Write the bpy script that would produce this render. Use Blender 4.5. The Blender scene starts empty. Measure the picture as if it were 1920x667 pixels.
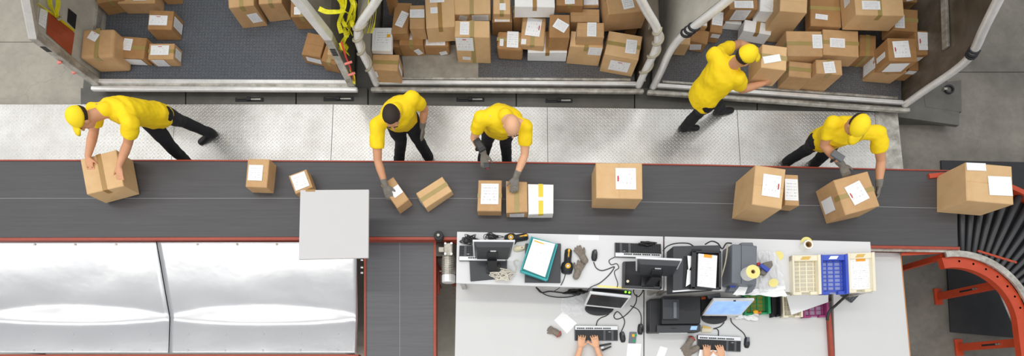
import bpy, bmesh, math, random
from mathutils import Vector as V, Matrix, Euler, noise as mnoise
random.seed(7)
sc = bpy.context.scene
col = sc.collection

# ------------------------------------------------------------------ camera
HC, FPX, CX, CY, TH = 6.0, 935.0, 945.0, 605.0, math.radians(7)
cd = bpy.data.cameras.new('camera'); cam = bpy.data.objects.new('camera', cd); col.objects.link(cam)
cam.location = (0, 0, HC); cam.rotation_euler = (TH, 0, 0)
cd.sensor_fit = 'HORIZONTAL'; cd.sensor_width = 36; cd.lens = FPX / 1920 * 36
cd.shift_x = (960 - CX) / 1920; cd.shift_y = (CY - 333.5) / 1920
cd.clip_start = .05; cd.clip_end = 200
sc.camera = cam

# ------------------------------------------------------------------ world, hall lamps, exposure
w = bpy.data.worlds.new('hall_ambient'); sc.world = w; w.use_nodes = True
w.node_tree.nodes['Background'].inputs[0].default_value = (.93, .96, 1, 1)
w.node_tree.nodes['Background'].inputs[1].default_value = .52
def hall_lamp(x, y, sx, sy, power, z=11.0):
    ld = bpy.data.lights.new('high_bay_light', 'AREA'); ld.shape = 'RECTANGLE'; ld.size = sx; ld.size_y = sy
    ld.energy = power; ld.color = (1, .975, .93)
    o = bpy.data.objects.new('high_bay_light', ld); col.objects.link(o); o.location = (x, y, z)
for x, k in ((-17, 1.05), (-13, 1.05), (-9, 1.1), (-5, 1.1), (-1, 1.05), (3, .9), (7, .65), (11, .5)):
    for y, sx, sy, m in ((9.0, 1.6, .8, .6), (4.5, 3.6, .8, 1.0), (-1.7, 3.7, .9, .65), (-4.1, 3.7, .9, .65), (-9.0, 3.6, .8, .9)):
        hall_lamp(x, y, sx, sy, 72 * k * m)
sc.view_settings.view_transform = 'Standard'; sc.view_settings.look = 'None'
sc.view_settings.exposure = 0.2; sc.view_settings.gamma = 1.0
sc.view_settings.use_curve_mapping = False

# ------------------------------------------------------------------ helpers
ct, st = math.cos(TH), math.sin(TH)
def P(px, py, z):
    """floor-plan point at height z that stands under image point px, py"""
    dx, dy = (px - CX) / FPX, (CY - py) / FPX
    t = (HC - z) / (ct - dy * st)
    return V((dx * t, (dy * ct + st) * t, z))
def proj(p):
    q = V(p) - V((0, 0, HC)); d = q.y * st - q.z * ct
    return CX + FPX * q.x / d, CY - FPX * (q.y * ct + q.z * st) / d
def lin(h):
    if isinstance(h, str):
        h = [int(h[i:i+2], 16) / 255 for i in (0, 2, 4)]
    return tuple((c / 12.92 if c <= .04045 else ((c + .055) / 1.055) ** 2.4) for c in h) + (1,)

class NT:
    def __init__(s, name):
        s.m = bpy.data.materials.new(name); s.m.use_nodes = True; s.t = s.m.node_tree
        s.b = s.t.nodes['Principled BSDF']
    def n(s, kind, **kw):
        x = s.t.nodes.new(kind)
        for k, v in kw.items():
            if k.startswith('i_'):
                k = k[2:]; k = int(k) if k.isdigit() else k
                if hasattr(v, 'is_output'): s.t.links.new(v, x.inputs[k])
                else: x.inputs[k].default_value = v
            else: setattr(x, k, v)
        return x
    def link(s, a, b): s.t.links.new(a, b)
    def math(s, op, a, b=None, c=None):
        x = s.n('ShaderNodeMath', operation=op)
        for i, v in enumerate((a, b, c)):
            if v is None: continue
            if hasattr(v, 'is_output'): s.link(v, x.inputs[i])
            else: x.inputs[i].default_value = v
        return x.outputs[0]
    def mix(s, f, a, b):
        x = s.n('ShaderNodeMix', data_type='RGBA')
        for i, v in ((0, f), (6, a), (7, b)):
            if hasattr(v, 'is_output'): s.link(v, x.inputs[i])
            else: x.inputs[i].default_value = v
        return x.outputs[2]
    def ramp(s, f, stops):
        x = s.n('ShaderNodeValToRGB'); s.link(f, x.inputs[0]); e = x.color_ramp.elements
        while len(e) < len(stops): e.new(.5)
        for q, (p, c) in zip(e, stops): q.position = p; q.color = c
        return x.outputs[0]
    def obj(s): return s.n('ShaderNodeTexCoord').outputs['Object']
    def noise(s, scale, detail=4, vec=None, rough=.6):
        x = s.n('ShaderNodeTexNoise'); x.inputs['Scale'].default_value = scale
        x.inputs['Detail'].default_value = detail; x.inputs['Roughness'].default_value = rough
        s.link(vec if vec is not None else s.obj(), x.inputs['Vector']); return x.outputs[0]
    def bump(s, h, strength, dist=.01):
        x = s.n('ShaderNodeBump'); x.inputs['Strength'].default_value = strength; x.inputs['Distance'].default_value = dist
        s.link(h, x.inputs['Height']); s.link(x.outputs[0], s.b.inputs['Normal'])
M = {}
def mat(name, c, rough=.5, metal=0, var=.06, vs=6, bump=0, bs=60, rand=0, spec=None, emit=0):
    t = NT(name); c = lin(c) if isinstance(c, str) else c
    a = tuple(x * (1 - var) for x in c[:3]) + (1,); b = tuple(min(1, x * (1 + var)) for x in c[:3]) + (1,)
    o = t.mix(t.ramp(t.noise(vs), ((.3, (0, 0, 0, 1)), (.7, (1, 1, 1, 1)))), a, b)
    if rand:
        r = t.n('ShaderNodeObjectInfo').outputs['Random']
        hsv = t.n('ShaderNodeHueSaturation'); t.link(o, hsv.inputs['Color'])
        t.link(t.math('MULTIPLY_ADD', r, rand * 2, 1 - rand), hsv.inputs['Value'])
        o = hsv.outputs[0]
    t.link(o, t.b.inputs['Base Color'])
    t.b.inputs['Roughness'].default_value = rough; t.b.inputs['Metallic'].default_value = metal
    if spec is not None: t.b.inputs['Specular IOR Level'].default_value = spec
    if bump: t.bump(t.noise(bs), bump, .004)
    if emit:
        t.link(o, t.b.inputs['Emission Color']); t.b.inputs['Emission Strength'].default_value = emit
    M[name] = t.m; return t.m

# concrete
def concrete(name, lo, hi, spot):
    t = NT(name); o = t.obj()
    n1 = t.noise(1.1, 6, o, .65); n2 = t.noise(14, 6, o, .7)
    c = t.mix(t.ramp(n1, ((.3, (0, 0, 0, 1)), (.72, (1, 1, 1, 1)))), lin(lo), lin(hi))
    c = t.mix(t.math('MULTIPLY', t.ramp(n2, ((.45, (0, 0, 0, 1)), (.8, (1, 1, 1, 1)))), .35), c, lin(spot))
    v = t.n('ShaderNodeTexVoronoi', feature='DISTANCE_TO_EDGE'); v.inputs['Scale'].default_value = .55
    wv = t.n('ShaderNodeVectorMath', operation='ADD'); t.link(o, wv.inputs[0])
    nn = t.n('ShaderNodeTexNoise'); nn.inputs['Scale'].default_value = 3; t.link(o, nn.inputs['Vector']); t.link(nn.outputs['Color'], wv.inputs[1])
    t.link(wv.outputs[0], v.inputs['Vector'])
    crack = t.math('LESS_THAN', v.outputs['Distance'], .004)
    c = t.mix(t.math('MULTIPLY', crack, .2), c, lin('55534e'))
    t.link(c, t.b.inputs['Base Color']); t.b.inputs['Roughness'].default_value = .62
    t.bump(n2, .15, .01); M[name] = t.m
concrete('concrete', '979286', 'b6b0a2', '7e7a70'); concrete('concrete_dark', '5c5851', '8a857b', '4b4843')
# steel tread plate: raised lozenges set crosswise in alternate cells
def tread(name, base, dark, rough, cell=.034, metal=.9, strength=.5):
    t = NT(name); o = t.obj()
    r = t.n('ShaderNodeVectorRotate', rotation_type='Z_AXIS'); t.link(o, r.inputs[0]); r.inputs['Angle'].default_value = math.pi / 4
    s = t.n('ShaderNodeSeparateXYZ'); t.link(r.outputs[0], s.inputs[0])
    x = t.math('DIVIDE', s.outputs[0], cell); y = t.math('DIVIDE', s.outputs[1], cell)
    fx, fy = t.math('FLOOR', x), t.math('FLOOR', y)
    par = t.math('FLOORED_MODULO', t.math('ADD', fx, fy), 2)
    u = t.math('SUBTRACT', t.math('SUBTRACT', x, fx), .5); v = t.math('SUBTRACT', t.math('SUBTRACT', y, fy), .5)
    su = t.math('MULTIPLY_ADD', par, 1.9, .95); sv = t.math('MULTIPLY_ADD', par, -1.9, 2.85)
    a = t.math('MULTIPLY', u, su); b = t.math('MULTIPLY', v, sv)
    d = t.math('SQRT', t.math('ADD', t.math('MULTIPLY', a, a), t.math('MULTIPLY', b, b)))
    h = t.ramp(d, ((.25, (1, 1, 1, 1)), (.5, (0, 0, 0, 1))))
    n = t.noise(2.2, 5, o, .65)
    c = t.mix(t.ramp(n, ((.3, (0, 0, 0, 1)), (.72, (1, 1, 1, 1)))), lin(dark), lin(base))
    c = t.mix(t.math('MULTIPLY', h, .3 if metal > .5 else .15), c, lin('ffffff' if metal > .5 else base))
    t.link(c, t.b.inputs['Base Color']); t.b.inputs['Metallic'].default_value = metal
    t.link(t.math('MULTIPLY_ADD', n, .18, rough - .09), t.b.inputs['Roughness'])
    t.bump(h, strength, .004); M[name] = t.m
tread('tread_plate', 'f0efec', 'c9c6bf', .33, metal=.75, strength=.6)
tread('deck_plate', '74726c', '5a5852', .55, cell=.022, metal=.45, strength=.22)
# brushed sheet aluminium
def sheet():
    t = NT('sheet_aluminium'); o = t.obj(); n = t.noise(1.4, 5, o); n2 = t.noise(30, 5, o)
    t.link(t.mix(n, lin('bcbec2'), lin('cacaca')), t.b.inputs['Base Color']); t.b.inputs['Metallic'].default_value = .6
    t.link(t.math('MULTIPLY_ADD', n2, .06, .14), t.b.inputs['Roughness']); t.bump(n, .12, .02); M['sheet_aluminium'] = t.m
sheet()
def alu(name, a, b, rough, metal=.85, sc_=5):
    t = NT(name); n = t.noise(sc_, 6, None, .7)
    t.link(t.mix(t.ramp(n, ((.35, (0, 0, 0, 1)), (.7, (1, 1, 1, 1)))), lin(a), lin(b)), t.b.inputs['Base Color'])
    t.b.inputs['Metallic'].default_value = metal; t.link(t.math('MULTIPLY_ADD', n, .25, rough - .12), t.b.inputs['Roughness'])
    M[name] = t.m
alu('frame_aluminium', 'e6e5e2', 'fdfcfa', .34, .3); alu('worn_aluminium', '9a968c', 'dcd9d0', .42, .55, 9)
alu('wall_panel_grey', 'b5b1a5', 'cbc7bb', .6, .05); alu('wall_panel_brown', '5c5244', '82766a', .4, .35, 3)
alu('wall_panel_mid', '7d776c', '9a9488', .5, .2); alu('wall_panel_dark', '3c3a36', '5a564e', .45, .5); alu('steel_bolt', 'b5b5b5', 'e6e6e6', .3, .9)
alu('gear_steel', '8f8b80', 'cfcbc0', .4, .7, 12)
# container floor: dark studded mat
def matfloor(name, a, b, dot, cell):
    t = NT(name); o = t.obj(); s = t.n('ShaderNodeSeparateXYZ'); t.link(o, s.inputs[0])
    d = None
    x = t.math('DIVIDE', s.outputs[0], cell); y = t.math('DIVIDE', s.outputs[1], cell)
    u = t.math('SUBTRACT', t.math('FRACT', x), .5); v = t.math('SUBTRACT', t.math('FRACT', y), .5)
    d = t.math('SQRT', t.math('ADD', t.math('MULTIPLY', u, u), t.math('MULTIPLY', v, v)))
    h = t.ramp(d, ((.12, (1, 1, 1, 1)), (.22, (0, 0, 0, 1))))
    n = t.noise(75, 4, o, .8); n2 = t.noise(2, 4, o)
    c = t.mix(t.ramp(n, ((.36, (0, 0, 0, 1)), (.64, (1, 1, 1, 1)))), lin(a), lin(b)); c = t.mix(t.math('MULTIPLY', h, t.math('MULTIPLY', n2, .55)), c, lin(dot))
    t.link(c, t.b.inputs['Base Color']); t.b.inputs['Roughness'].default_value = .6; t.bump(t.math('ADD', h, n), .25, .003); M[name] = t.m
matfloor('studded_mat_blue', '3f434a', '61656c', '8d9198', .04); matfloor('studded_mat_grey', '3c3c3e', '68686a', '807f80', .03)
alu('scuffed_board', '8a8478', 'aaa498', .6, 0, 4)
# conveyor rubber
def rubber(name, a, b, c3):
    t = NT(name); o = t.obj(); mp = t.n('ShaderNodeMapping'); t.link(o, mp.inputs[0]); mp.inputs['Scale'].default_value = (.35, 9, 1)
    n = t.noise(5, 5, mp.outputs[0], .65); n2 = t.noise(1.2, 3, o)
    c = t.mix(t.ramp(n, ((.3, (0, 0, 0, 1)), (.7, (1, 1, 1, 1)))), lin(a), lin(b)); c = t.mix(t.math('MULTIPLY', n2, .35), c, lin(c3))
    t.link(c, t.b.inputs['Base Color']); t.b.inputs['Roughness'].default_value = .48; t.bump(t.noise(220, 3, o), .1, .001); M[name] = t.m
rubber('belt_rubber', '464548', '525153', '403f41'); rubber('belt_rubber_grey', '59595c', '656568', '525255')
# cardboard
def card(name, a, b, rand):
    t = NT(name); o = t.obj(); mp = t.n('ShaderNodeMapping'); t.link(o, mp.inputs[0]); mp.inputs['Scale'].default_value = (3, 3, 40)
    n = t.noise(6, 5, o, .65); n2 = t.noise(9, 3, mp.outputs[0])
    c = t.mix(t.ramp(n, ((.3, (0, 0, 0, 1)), (.7, (1, 1, 1, 1)))), lin(a), lin(b)); c = t.mix(t.math('MULTIPLY', n2, .22), c, lin(a))
    r = t.n('ShaderNodeObjectInfo').outputs['Random']; h = t.n('ShaderNodeHueSaturation'); t.link(c, h.inputs['Color'])
    t.link(t.math('MULTIPLY_ADD', r, rand * 2, 1 - rand), h.inputs['Value']); t.link(h.outputs[0], t.b.inputs['Base Color'])
    t.b.inputs['Roughness'].default_value = .72; t.b.inputs['Specular IOR Level'].default_value = .3; t.bump(n, .15, .006); M[name] = t.m
card('cardboard', 'bf976a', 'cfa97c', .05); card('cardboard_dark', 'a3794c', 'b68d60', .06); card('cardboard_pale', 'd2ac7c', 'dfbb8c', .03)
card('cardboard_white', 'eeeeec', 'f8f8f6', .02)
# printed label: rows of small dark print on white paper
def printed(name, rows, dens, header=None):
    t = NT(name); g = t.n('ShaderNodeTexCoord').outputs['UV']; s = t.n('ShaderNodeSeparateXYZ'); t.link(g, s.inputs[0])
    y = t.math('MULTIPLY', s.outputs[1], rows); row = t.math('FLOOR', y); fy = t.math('FRACT', y)
    cb = t.n('ShaderNodeCombineXYZ'); t.link(t.math('MULTIPLY', s.outputs[0], 26), cb.inputs[0]); t.link(t.math('MULTIPLY', row, 7.3), cb.inputs[1])
    wn = t.n('ShaderNodeTexNoise'); wn.inputs['Scale'].default_value = 1.0; wn.inputs['Detail'].default_value = 1; t.link(cb.outputs[0], wn.inputs['Vector'])
    ink = t.math('MULTIPLY', t.math('GREATER_THAN', wn.outputs[0], 1 - dens), t.math('LESS_THAN', t.math('ABSOLUTE', t.math('SUBTRACT', fy, .5)), .2))
    ins = t.math('MULTIPLY', t.math('LESS_THAN', t.math('ABSOLUTE', t.math('SUBTRACT', s.outputs[0], .5)), .4), t.math('LESS_THAN', t.math('ABSOLUTE', t.math('SUBTRACT', s.outputs[1], .5)), .42))
    c = t.mix(t.math('MULTIPLY', t.math('MULTIPLY', ink, ins), .42), lin('f6f7f8'), lin('70747c'))
    if header:
        hd = t.math('MULTIPLY', t.math('GREATER_THAN', s.outputs[1], .9), t.math('LESS_THAN', t.math('ABSOLUTE', t.math('SUBTRACT', s.outputs[0], .5)), .22))
        c = t.mix(hd, c, lin(header))
    t.link(c, t.b.inputs['Base Color']); t.b.inputs['Roughness'].default_value = .45; M[name] = t.m
printed('label_print', 7, .5); printed('label_dense', 9, .56); printed('label_light', 5, .42); printed('sheet_print', 16, .45, 'f0a22a'); printed('sheet_faint', 9, .35)

mat('paper_white', 'f4f5f5', .6, var=.01); mat('red_print', 'c4322f', .5); mat('yellow_print', 'f2b61c', .5); mat('tape_olive', 'a8935a', .3, rand=.05); mat('tape_brown', 'a57f45', .3)
mat('tape_yellow', 'e8cf3a', .35)
mat('painted_red', 'a04431', .42, var=.1, vs=12); mat('painted_orange', 'bd4526', .4, var=.08, vs=10); mat('black_rubber', '232325', .55); mat('roller_black', '3a3b3d', .38); mat('mat_black', '28292b', .7, var=.2, bump=.3, bs=90)
mat('board_white', 'cac8c8', .6, var=.01); mat('desk_white', 'd2d2d1', .45, var=.02, vs=2); mat('desk_shelf_white', 'dadadb', .45, var=.02, vs=2); mat('edge_orange', 'c98a56', .5)
mat('plastic_black', '26272a', .42, rand=.06); mat('plastic_charcoal', '3b3d41', .42, var=.04); mat('plastic_grey', '6c7178', .42, var=.04); mat('plastic_silver', 'e6e8ea', .35, metal=.1); mat('plastic_beige', 'ddd3b4', .45)
mat('keyboard_case', '54565a', .5); mat('key_black', '1e1f21', .45); mat('cable_black', '2a2a2c', .5); mat('cable_white', 'd9d3c6', .5); mat('cable_grey', '87888a', .5)
mat('glove_grey', '7d7870', .85, var=.15, vs=30, bump=.5, bs=300); mat('glove_worn', '857b70', .9, var=.2, vs=40, bump=.6, bs=260); mat('scanner_yellow', 'f0b41e', .45); mat('orange_plastic', 'e2622c', .45)
mat('tray_cream', 'ece4cb', .5, var=.03); mat('tray_slot', 'c9c2b0', .6); mat('tray_blue', '3d57c0', .4); mat('tray_blue_slot', '8c96c4', .5); mat('tray_green', '1e9a62', .4); mat('tray_magenta', '9c3a72', .4); mat('tray_magenta_slot', 'a98da6', .5); mat('green_slot', '8a8a35', .5)
mat('teal_plastic', '35a8ab', .4); mat('blue_plastic', '3a4fb4', .4); mat('sticker_yellow', 'eee18c', .55); mat('roll_white', 'efefec', .55); mat('core_brown', 'a98a5c', .7)
mat('screen_dark', '2c2c2e', .25); mat('screen_blue', '8fb2e6', .25, var=.15, vs=9, emit=.55); mat('led_green', '6ee02c', .3, emit=3.0); mat('strap_yellow', 'e6de22', .55, var=.12, vs=30); mat('strap_grey', 'b3ab95', .7, var=.15, vs=40); mat('strap_red', 'd8473c', .55); mat('tag_pink', 'f28d84', .55)
mat('placard_red', 'a4482a', .4, var=.18, vs=8); mat('ink_black', '222226', .6)
mat('skin', 'e6b08a', .5, var=.05, vs=14); mat('skin_tan', 'd49a74', .5, var=.05, vs=14); mat('shirt_yellow', 'ffd80a', .75, var=.05, vs=5, bump=.25, bs=12); mat('cap_yellow', 'ffdc14', .7, var=.03); mat('trousers_navy', '191a20', .8, var=.2, vs=8, bump=.3, bs=20); mat('shoe_black', '1c1c1e', .5); mat('hair_dark', '2e2119', .75, bump=.5, bs=120); mat('hair_stubble', 'a9826a', .75); mat('eye_dark', '241a16', .3); mat('lip', 'b0705c', .5); mat('shirt_grey', 'b9bcc2', .8)
def film():
    t = NT('plastic_film'); t.b.inputs['Base Color'].default_value = lin('f2f3f5'); t.b.inputs['Roughness'].default_value = .18
    t.b.inputs['Alpha'].default_value = .55; t.bump(t.noise(18, 4), .6, .02); M['plastic_film'] = t.m
film()

class MB:
    """collects closed shapes; build() links them as one mesh object"""
    def __init__(s): s.v = []; s.f = []; s.uv = {}
    def add(s, vs, fs):
        k = len(s.v); s.v += [V(q) for q in vs]; s.f += [tuple(i + k for i in f) for f in fs]; return s
    def box(s, c, size, rz=0, R=None):
        c = V(c); hx, hy, hz = (q / 2 for q in size); R = R or Matrix.Rotation(rz, 3, 'Z')
        vs = [c + R @ V((x * hx, y * hy, z * hz)) for z in (-1, 1) for x, y in ((-1, -1), (1, -1), (1, 1), (-1, 1))]
        return s.add(vs, [(3, 2, 1, 0), (4, 5, 6, 7), (0, 1, 5, 4), (1, 2, 6, 5), (2, 3, 7, 6), (3, 0, 4, 7)])
    def hexa(s, q):  # 8 corners, bottom ring then top ring
        return s.add(q, [(3, 2, 1, 0), (4, 5, 6, 7), (0, 1, 5, 4), (1, 2, 6, 5), (2, 3, 7, 6), (3, 0, 4, 7)])
    def prism(s, poly, z0, z1):
        n = len(poly); g = lambda p, z, i: (p[0], p[1], z[i] if isinstance(z, (list, tuple)) else z)
        a = sum(poly[i][0] * poly[(i + 1) % n][1] - poly[(i + 1) % n][0] * poly[i][1] for i in range(n))
        idx = range(n) if a > 0 else range(n - 1, -1, -1)
        vs = [g(poly[i], z0, i) for i in idx] + [g(poly[i], z1, i) for i in idx]
        return s.add(vs, [tuple(range(n - 1, -1, -1)), tuple(range(n, 2 * n))] + [(i, (i + 1) % n, n + (i + 1) % n, n + i) for i in range(n)])
    def ppoly(s, pts, z, th):   # slab whose TOP outline is given by image points at height z
        return s.prism([P(x, y, z) for x, y in pts], z - th, z)
    def loft(s, rings, cap=True):
        n = len(rings[0]); k = len(s.v); vs = [q for r in rings for q in r]; fs = []
        for j in range(len(rings) - 1):
            for i in range(n):
                a, b = j * n + i, j * n + (i + 1) % n; fs.append((a, b, b + n, a + n))
        if cap: fs += [tuple(range(n - 1, -1, -1)), tuple(range((len(rings) - 1) * n, len(rings) * n))]
        return s.add(vs, fs)
    def tube(s, path, r, n=8, ends=False):
        path = [V(p) for p in path]; m = len(path); rs = r if isinstance(r, (list, tuple)) else [r] * m
        if ends:
            d0 = (path[0] - path[1]).normalized(); d1 = (path[-1] - path[-2]).normalized()
            pre = [(path[0] + d0 * rs[0] * math.sin(a), rs[0] * math.cos(a)) for a in (1.4, .9, .45)]
            post = [(path[-1] + d1 * rs[-1] * math.sin(a), rs[-1] * math.cos(a)) for a in (.45, .9, 1.4)]
            path = [q for q, _ in pre] + path + [q for q, _ in post]; rs = [q for _, q in pre] + list(rs) + [q for _, q in post]; m = len(path)
        rings = []; up = None
        for i, p in enumerate(path):
            t = (path[min(i + 1, m - 1)] - path[max(i - 1, 0)]).normalized()
            if up is None: up = t.orthogonal().normalized()
            else:
                up = up - t * up.dot(t); up = up.normalized() if up.length > 1e-6 else t.orthogonal().normalized()
            bi = t.cross(up)
            rings.append([p + (up * math.cos(2 * math.pi * k / n) + bi * math.sin(2 * math.pi * k / n)) * rs[i] for k in range(n)])
        return s.loft(rings)
    def ell(s, c, ax, ay, az, nu=16, nv=10):
        c = V(c); rings = []
        for j in range(nv + 1):
            a = -math.pi / 2 + math.pi * j / nv; a = max(-1.5, min(1.5, a)); rr = math.cos(a)
            rings.append([c + V(az) * math.sin(a) + V(ax) * rr * math.cos(2 * math.pi * k / nu) + V(ay) * rr * math.sin(2 * math.pi * k / nu) for k in range(nu)])
        return s.loft(rings)
    def cyl(s, a, b, r, n=20, r2=None): 
        return s.tube([a, b], [r, r if r2 is None else r2], n)
    def ring(s, c, ro, ri, h, n=28):  # upright hollow roll
        c = V(c); g = lambda r, z: [c + V((r * math.cos(2 * math.pi * k / n), r * math.sin(2 * math.pi * k / n), z)) for k in range(n)]
        R = [g(ro, 0), g(ro, h), g(ri, h), g(ri, 0), g(ro, 0)]; return s.loft(R, cap=False)
    def quad(s, pts, uv=True):   # thin paper patch, 4 corners
        k = len(s.v); s.add(pts, [(0, 1, 2, 3)]); s.uv[k] = (0, 0); s.uv[k+1] = (1, 0); s.uv[k+2] = (1, 1); s.uv[k+3] = (0, 1); return s
XF = {}
def link(o, parent=None, mw=None):
    col.objects.link(o)
    if parent is not None: o.parent = parent
    return o
def mesh(name, vs, fs, m, uv=None, smooth=False):
    me = bpy.data.meshes.new(name); me.from_pydata([tuple(q) for q in vs], [], fs)
    if uv:
        L = me.uv_layers.new(name='UVMap')
        for lp in me.loops:
            if lp.vertex_index in uv: L.data[lp.index].uv = uv[lp.vertex_index]
    me.materials.append(M[m] if isinstance(m, str) else m)
    if smooth: me.shade_smooth()
    return me
def tag(o, label=None, cat=None, group=None, kind=None):
    if label: o['label'] = label
    if cat: o['category'] = cat
    if group: o['group'] = group
    if kind: o['kind'] = kind
    return o
def thing(name, label, cat, loc=(0, 0, 0), rz=0, group=None):
    o = bpy.data.objects.new(name, None); o.empty_display_size = .05; col.objects.link(o)
    o.location = loc; o.rotation_euler = (0, 0, rz); XF[o] = Matrix.Translation(V(loc)) @ Matrix.Rotation(rz, 4, 'Z')
    return tag(o, label, cat, group)
def part(name, mb, m, parent=None, smooth=False, bevel=0, local=False, seg=2, label=None):
    """mb holds world coordinates (or the parent's, if local)"""
    vs = mb.v
    if parent is not None:
        W = XF[parent]
        if not local:
            I = W.inverted(); vs = [I @ q for q in vs]
        loc = V((0, 0, 0))
    else:
        xs = [q.x for q in vs]; ys = [q.y for q in vs]; loc = V(((min(xs) + max(xs)) / 2, (min(ys) + max(ys)) / 2, min(q.z for q in vs)))
        vs = [q - loc for q in vs]; W = None
    o = bpy.data.objects.new(name, mesh(name, vs, mb.f, m, mb.uv, smooth))
    link(o, parent); o.location = loc
    XF[o] = W.copy() if W is not None else Matrix.Translation(loc)
    if bevel:
        b = o.modifiers.new('bevel', 'BEVEL'); b.width = bevel; b.segments = seg; b.limit_method = 'ANGLE'; b.angle_limit = .7
    if label: o['label'] = label
    return o
def smoothpath(pts, k=6):
    pts = [V(p) for p in pts]; out = []
    for i in range(len(pts) - 1):
        a, b, c, d = pts[max(i - 1, 0)], pts[i], pts[i + 1], pts[min(i + 2, len(pts) - 1)]
        for j in range(k):
            t = j / k; out.append(.5 * ((2 * b) + (c - a) * t + (2 * a - 5 * b + 4 * c - d) * t * t + (3 * b - a - 3 * c + d) * t ** 3))
    return out + [pts[-1]]
def struct(name, mb, m, parent=None, **k):
    o = part(name, mb, m, parent, **k)
    if parent is None: o['kind'] = 'structure'
    return o
# ------------------------------------------------------------------ setting: hall floor in cast slabs
ZW, ZU, ZB, ZS, ZL = .20, .30, .90, 1.10, .75       # walkway, container floor, belt, shelf, lower desk
fl = struct('floor', MB().box((0, 1, -.075), (26, 20, .03)), 'concrete')
def slab(x0, x1, y0, y1): part('slab', MB().box(((x0 + x1) / 2, (y0 + y1) / 2, -.03), (x1 - x0 - .008, y1 - y0 - .008, .06)), 'concrete' if x1 < 1 else 'concrete_dark', fl, bevel=.003, seg=1)
slab(-12, 0, 4.42, 10); slab(-12, 0, -2, 4.42); slab(0, 12, 4.0, 10); slab(0, 12, -2, 4.0); slab(-12, 0, -8, -2); slab(0, 12, -8, -2)

# walkway of steel tread plates between containers and belt
wk = struct('trim_1', MB().box((-3.0, 2.55, .09), (15.0, 1.2, .16)), 'wall_panel_dark')
wk['label'] = 'raised steel walkway between conveyor belt and cargo containers'
edges = [-420, -60, 330, 625, 1026, 1382, 1640]
def yt(x): return 195.5 if x < 660 else 195.5 + (x - 660) * .0145
for a, b in zip(edges[:-1], edges[1:]):
    p0, p1 = P(a, yt(a), ZW), P(b, yt(b), ZW)
    part('tread_plate', MB().prism([(p0.x + .002, p0.y), (p1.x - .002, p1.y), (p1.x - .002, 2.0), (p0.x + .002, 2.0)], ZW - .03, ZW), 'tread_plate', wk, bevel=.002, seg=1)
p0, p1 = P(1640, yt(1640), ZW), P(1683, 211, ZW)
part('edge_plate', MB().prism([(p0.x + .002, p0.y), (p1.x, p1.y), (p1.x, 2.0), (p0.x + .002, 2.0)], ZW - .03, ZW), 'worn_aluminium', wk)

# dark docking deck carrying the containers
dk = struct('trim_2', MB().prism([P(152, 199, .12), P(1790, 226, .12), P(1700, -260, .12), P(200, -260, .12)], .0, .12), 'deck_plate')
dk['label'] = 'dark steel docking deck under the cargo containers'
ex = [150, 348, 555, 690, 968, 1190, 1420, 1640, 1800]
for a, b in zip(ex[:-1], ex[1:]):
    q = [P(a + 1, 165, .17), P(b - 1, 165, .17), P(b - 1, yt(b) + 3.5 + max(0, (b - 1640) * .12), .17), P(a + 1, yt(a) + 3.5 + max(0, (a - 1640) * .12), .17)]
    part('deck_panel', MB().prism(q, .12, .17), 'deck_plate', dk, bevel=.003, seg=1)
part('deck_corner', MB().prism([P(1735, 200, .17), P(1803, 210, .17), P(1802, 150, .17), P(1730, 160, .17)], .05, .172), 'deck_plate', dk)
for x, y, wd in ((468, 187, 56), (635, 186, 60), (882, 187, 56), (1048, 189, 54)):
    lt = thing('deck_latch', {468: 'black floor latch on the deck below the sparse left container', 635: 'black floor latch below the gap beside the left container', 882: 'black floor latch on the deck behind the bald worker', 1048: 'black floor latch on the deck right of the bald worker'}[x], 'latch', P(x, y, .17), group='latches on the docking deck')
    s = wd / 161
    part('latch_plate', MB().box((0, 0, .006), (s, .05, .012)), 'ink_black', lt, local=True, bevel=.003)
    part('latch_bar', MB().box((-s * .22, .006, .018), (s * .42, .02, .014)), 'wall_panel_dark', lt, local=True, bevel=.003)
    part('latch_bar', MB().box((s * .25, -.004, .018), (s * .36, .016, .014)), 'worn_aluminium', lt, local=True, bevel=.003)
    part('latch_hook', MB().box((0, 0, .024), (.05, .044, .022)), 'ink_black', lt, local=True, bevel=.006)

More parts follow.
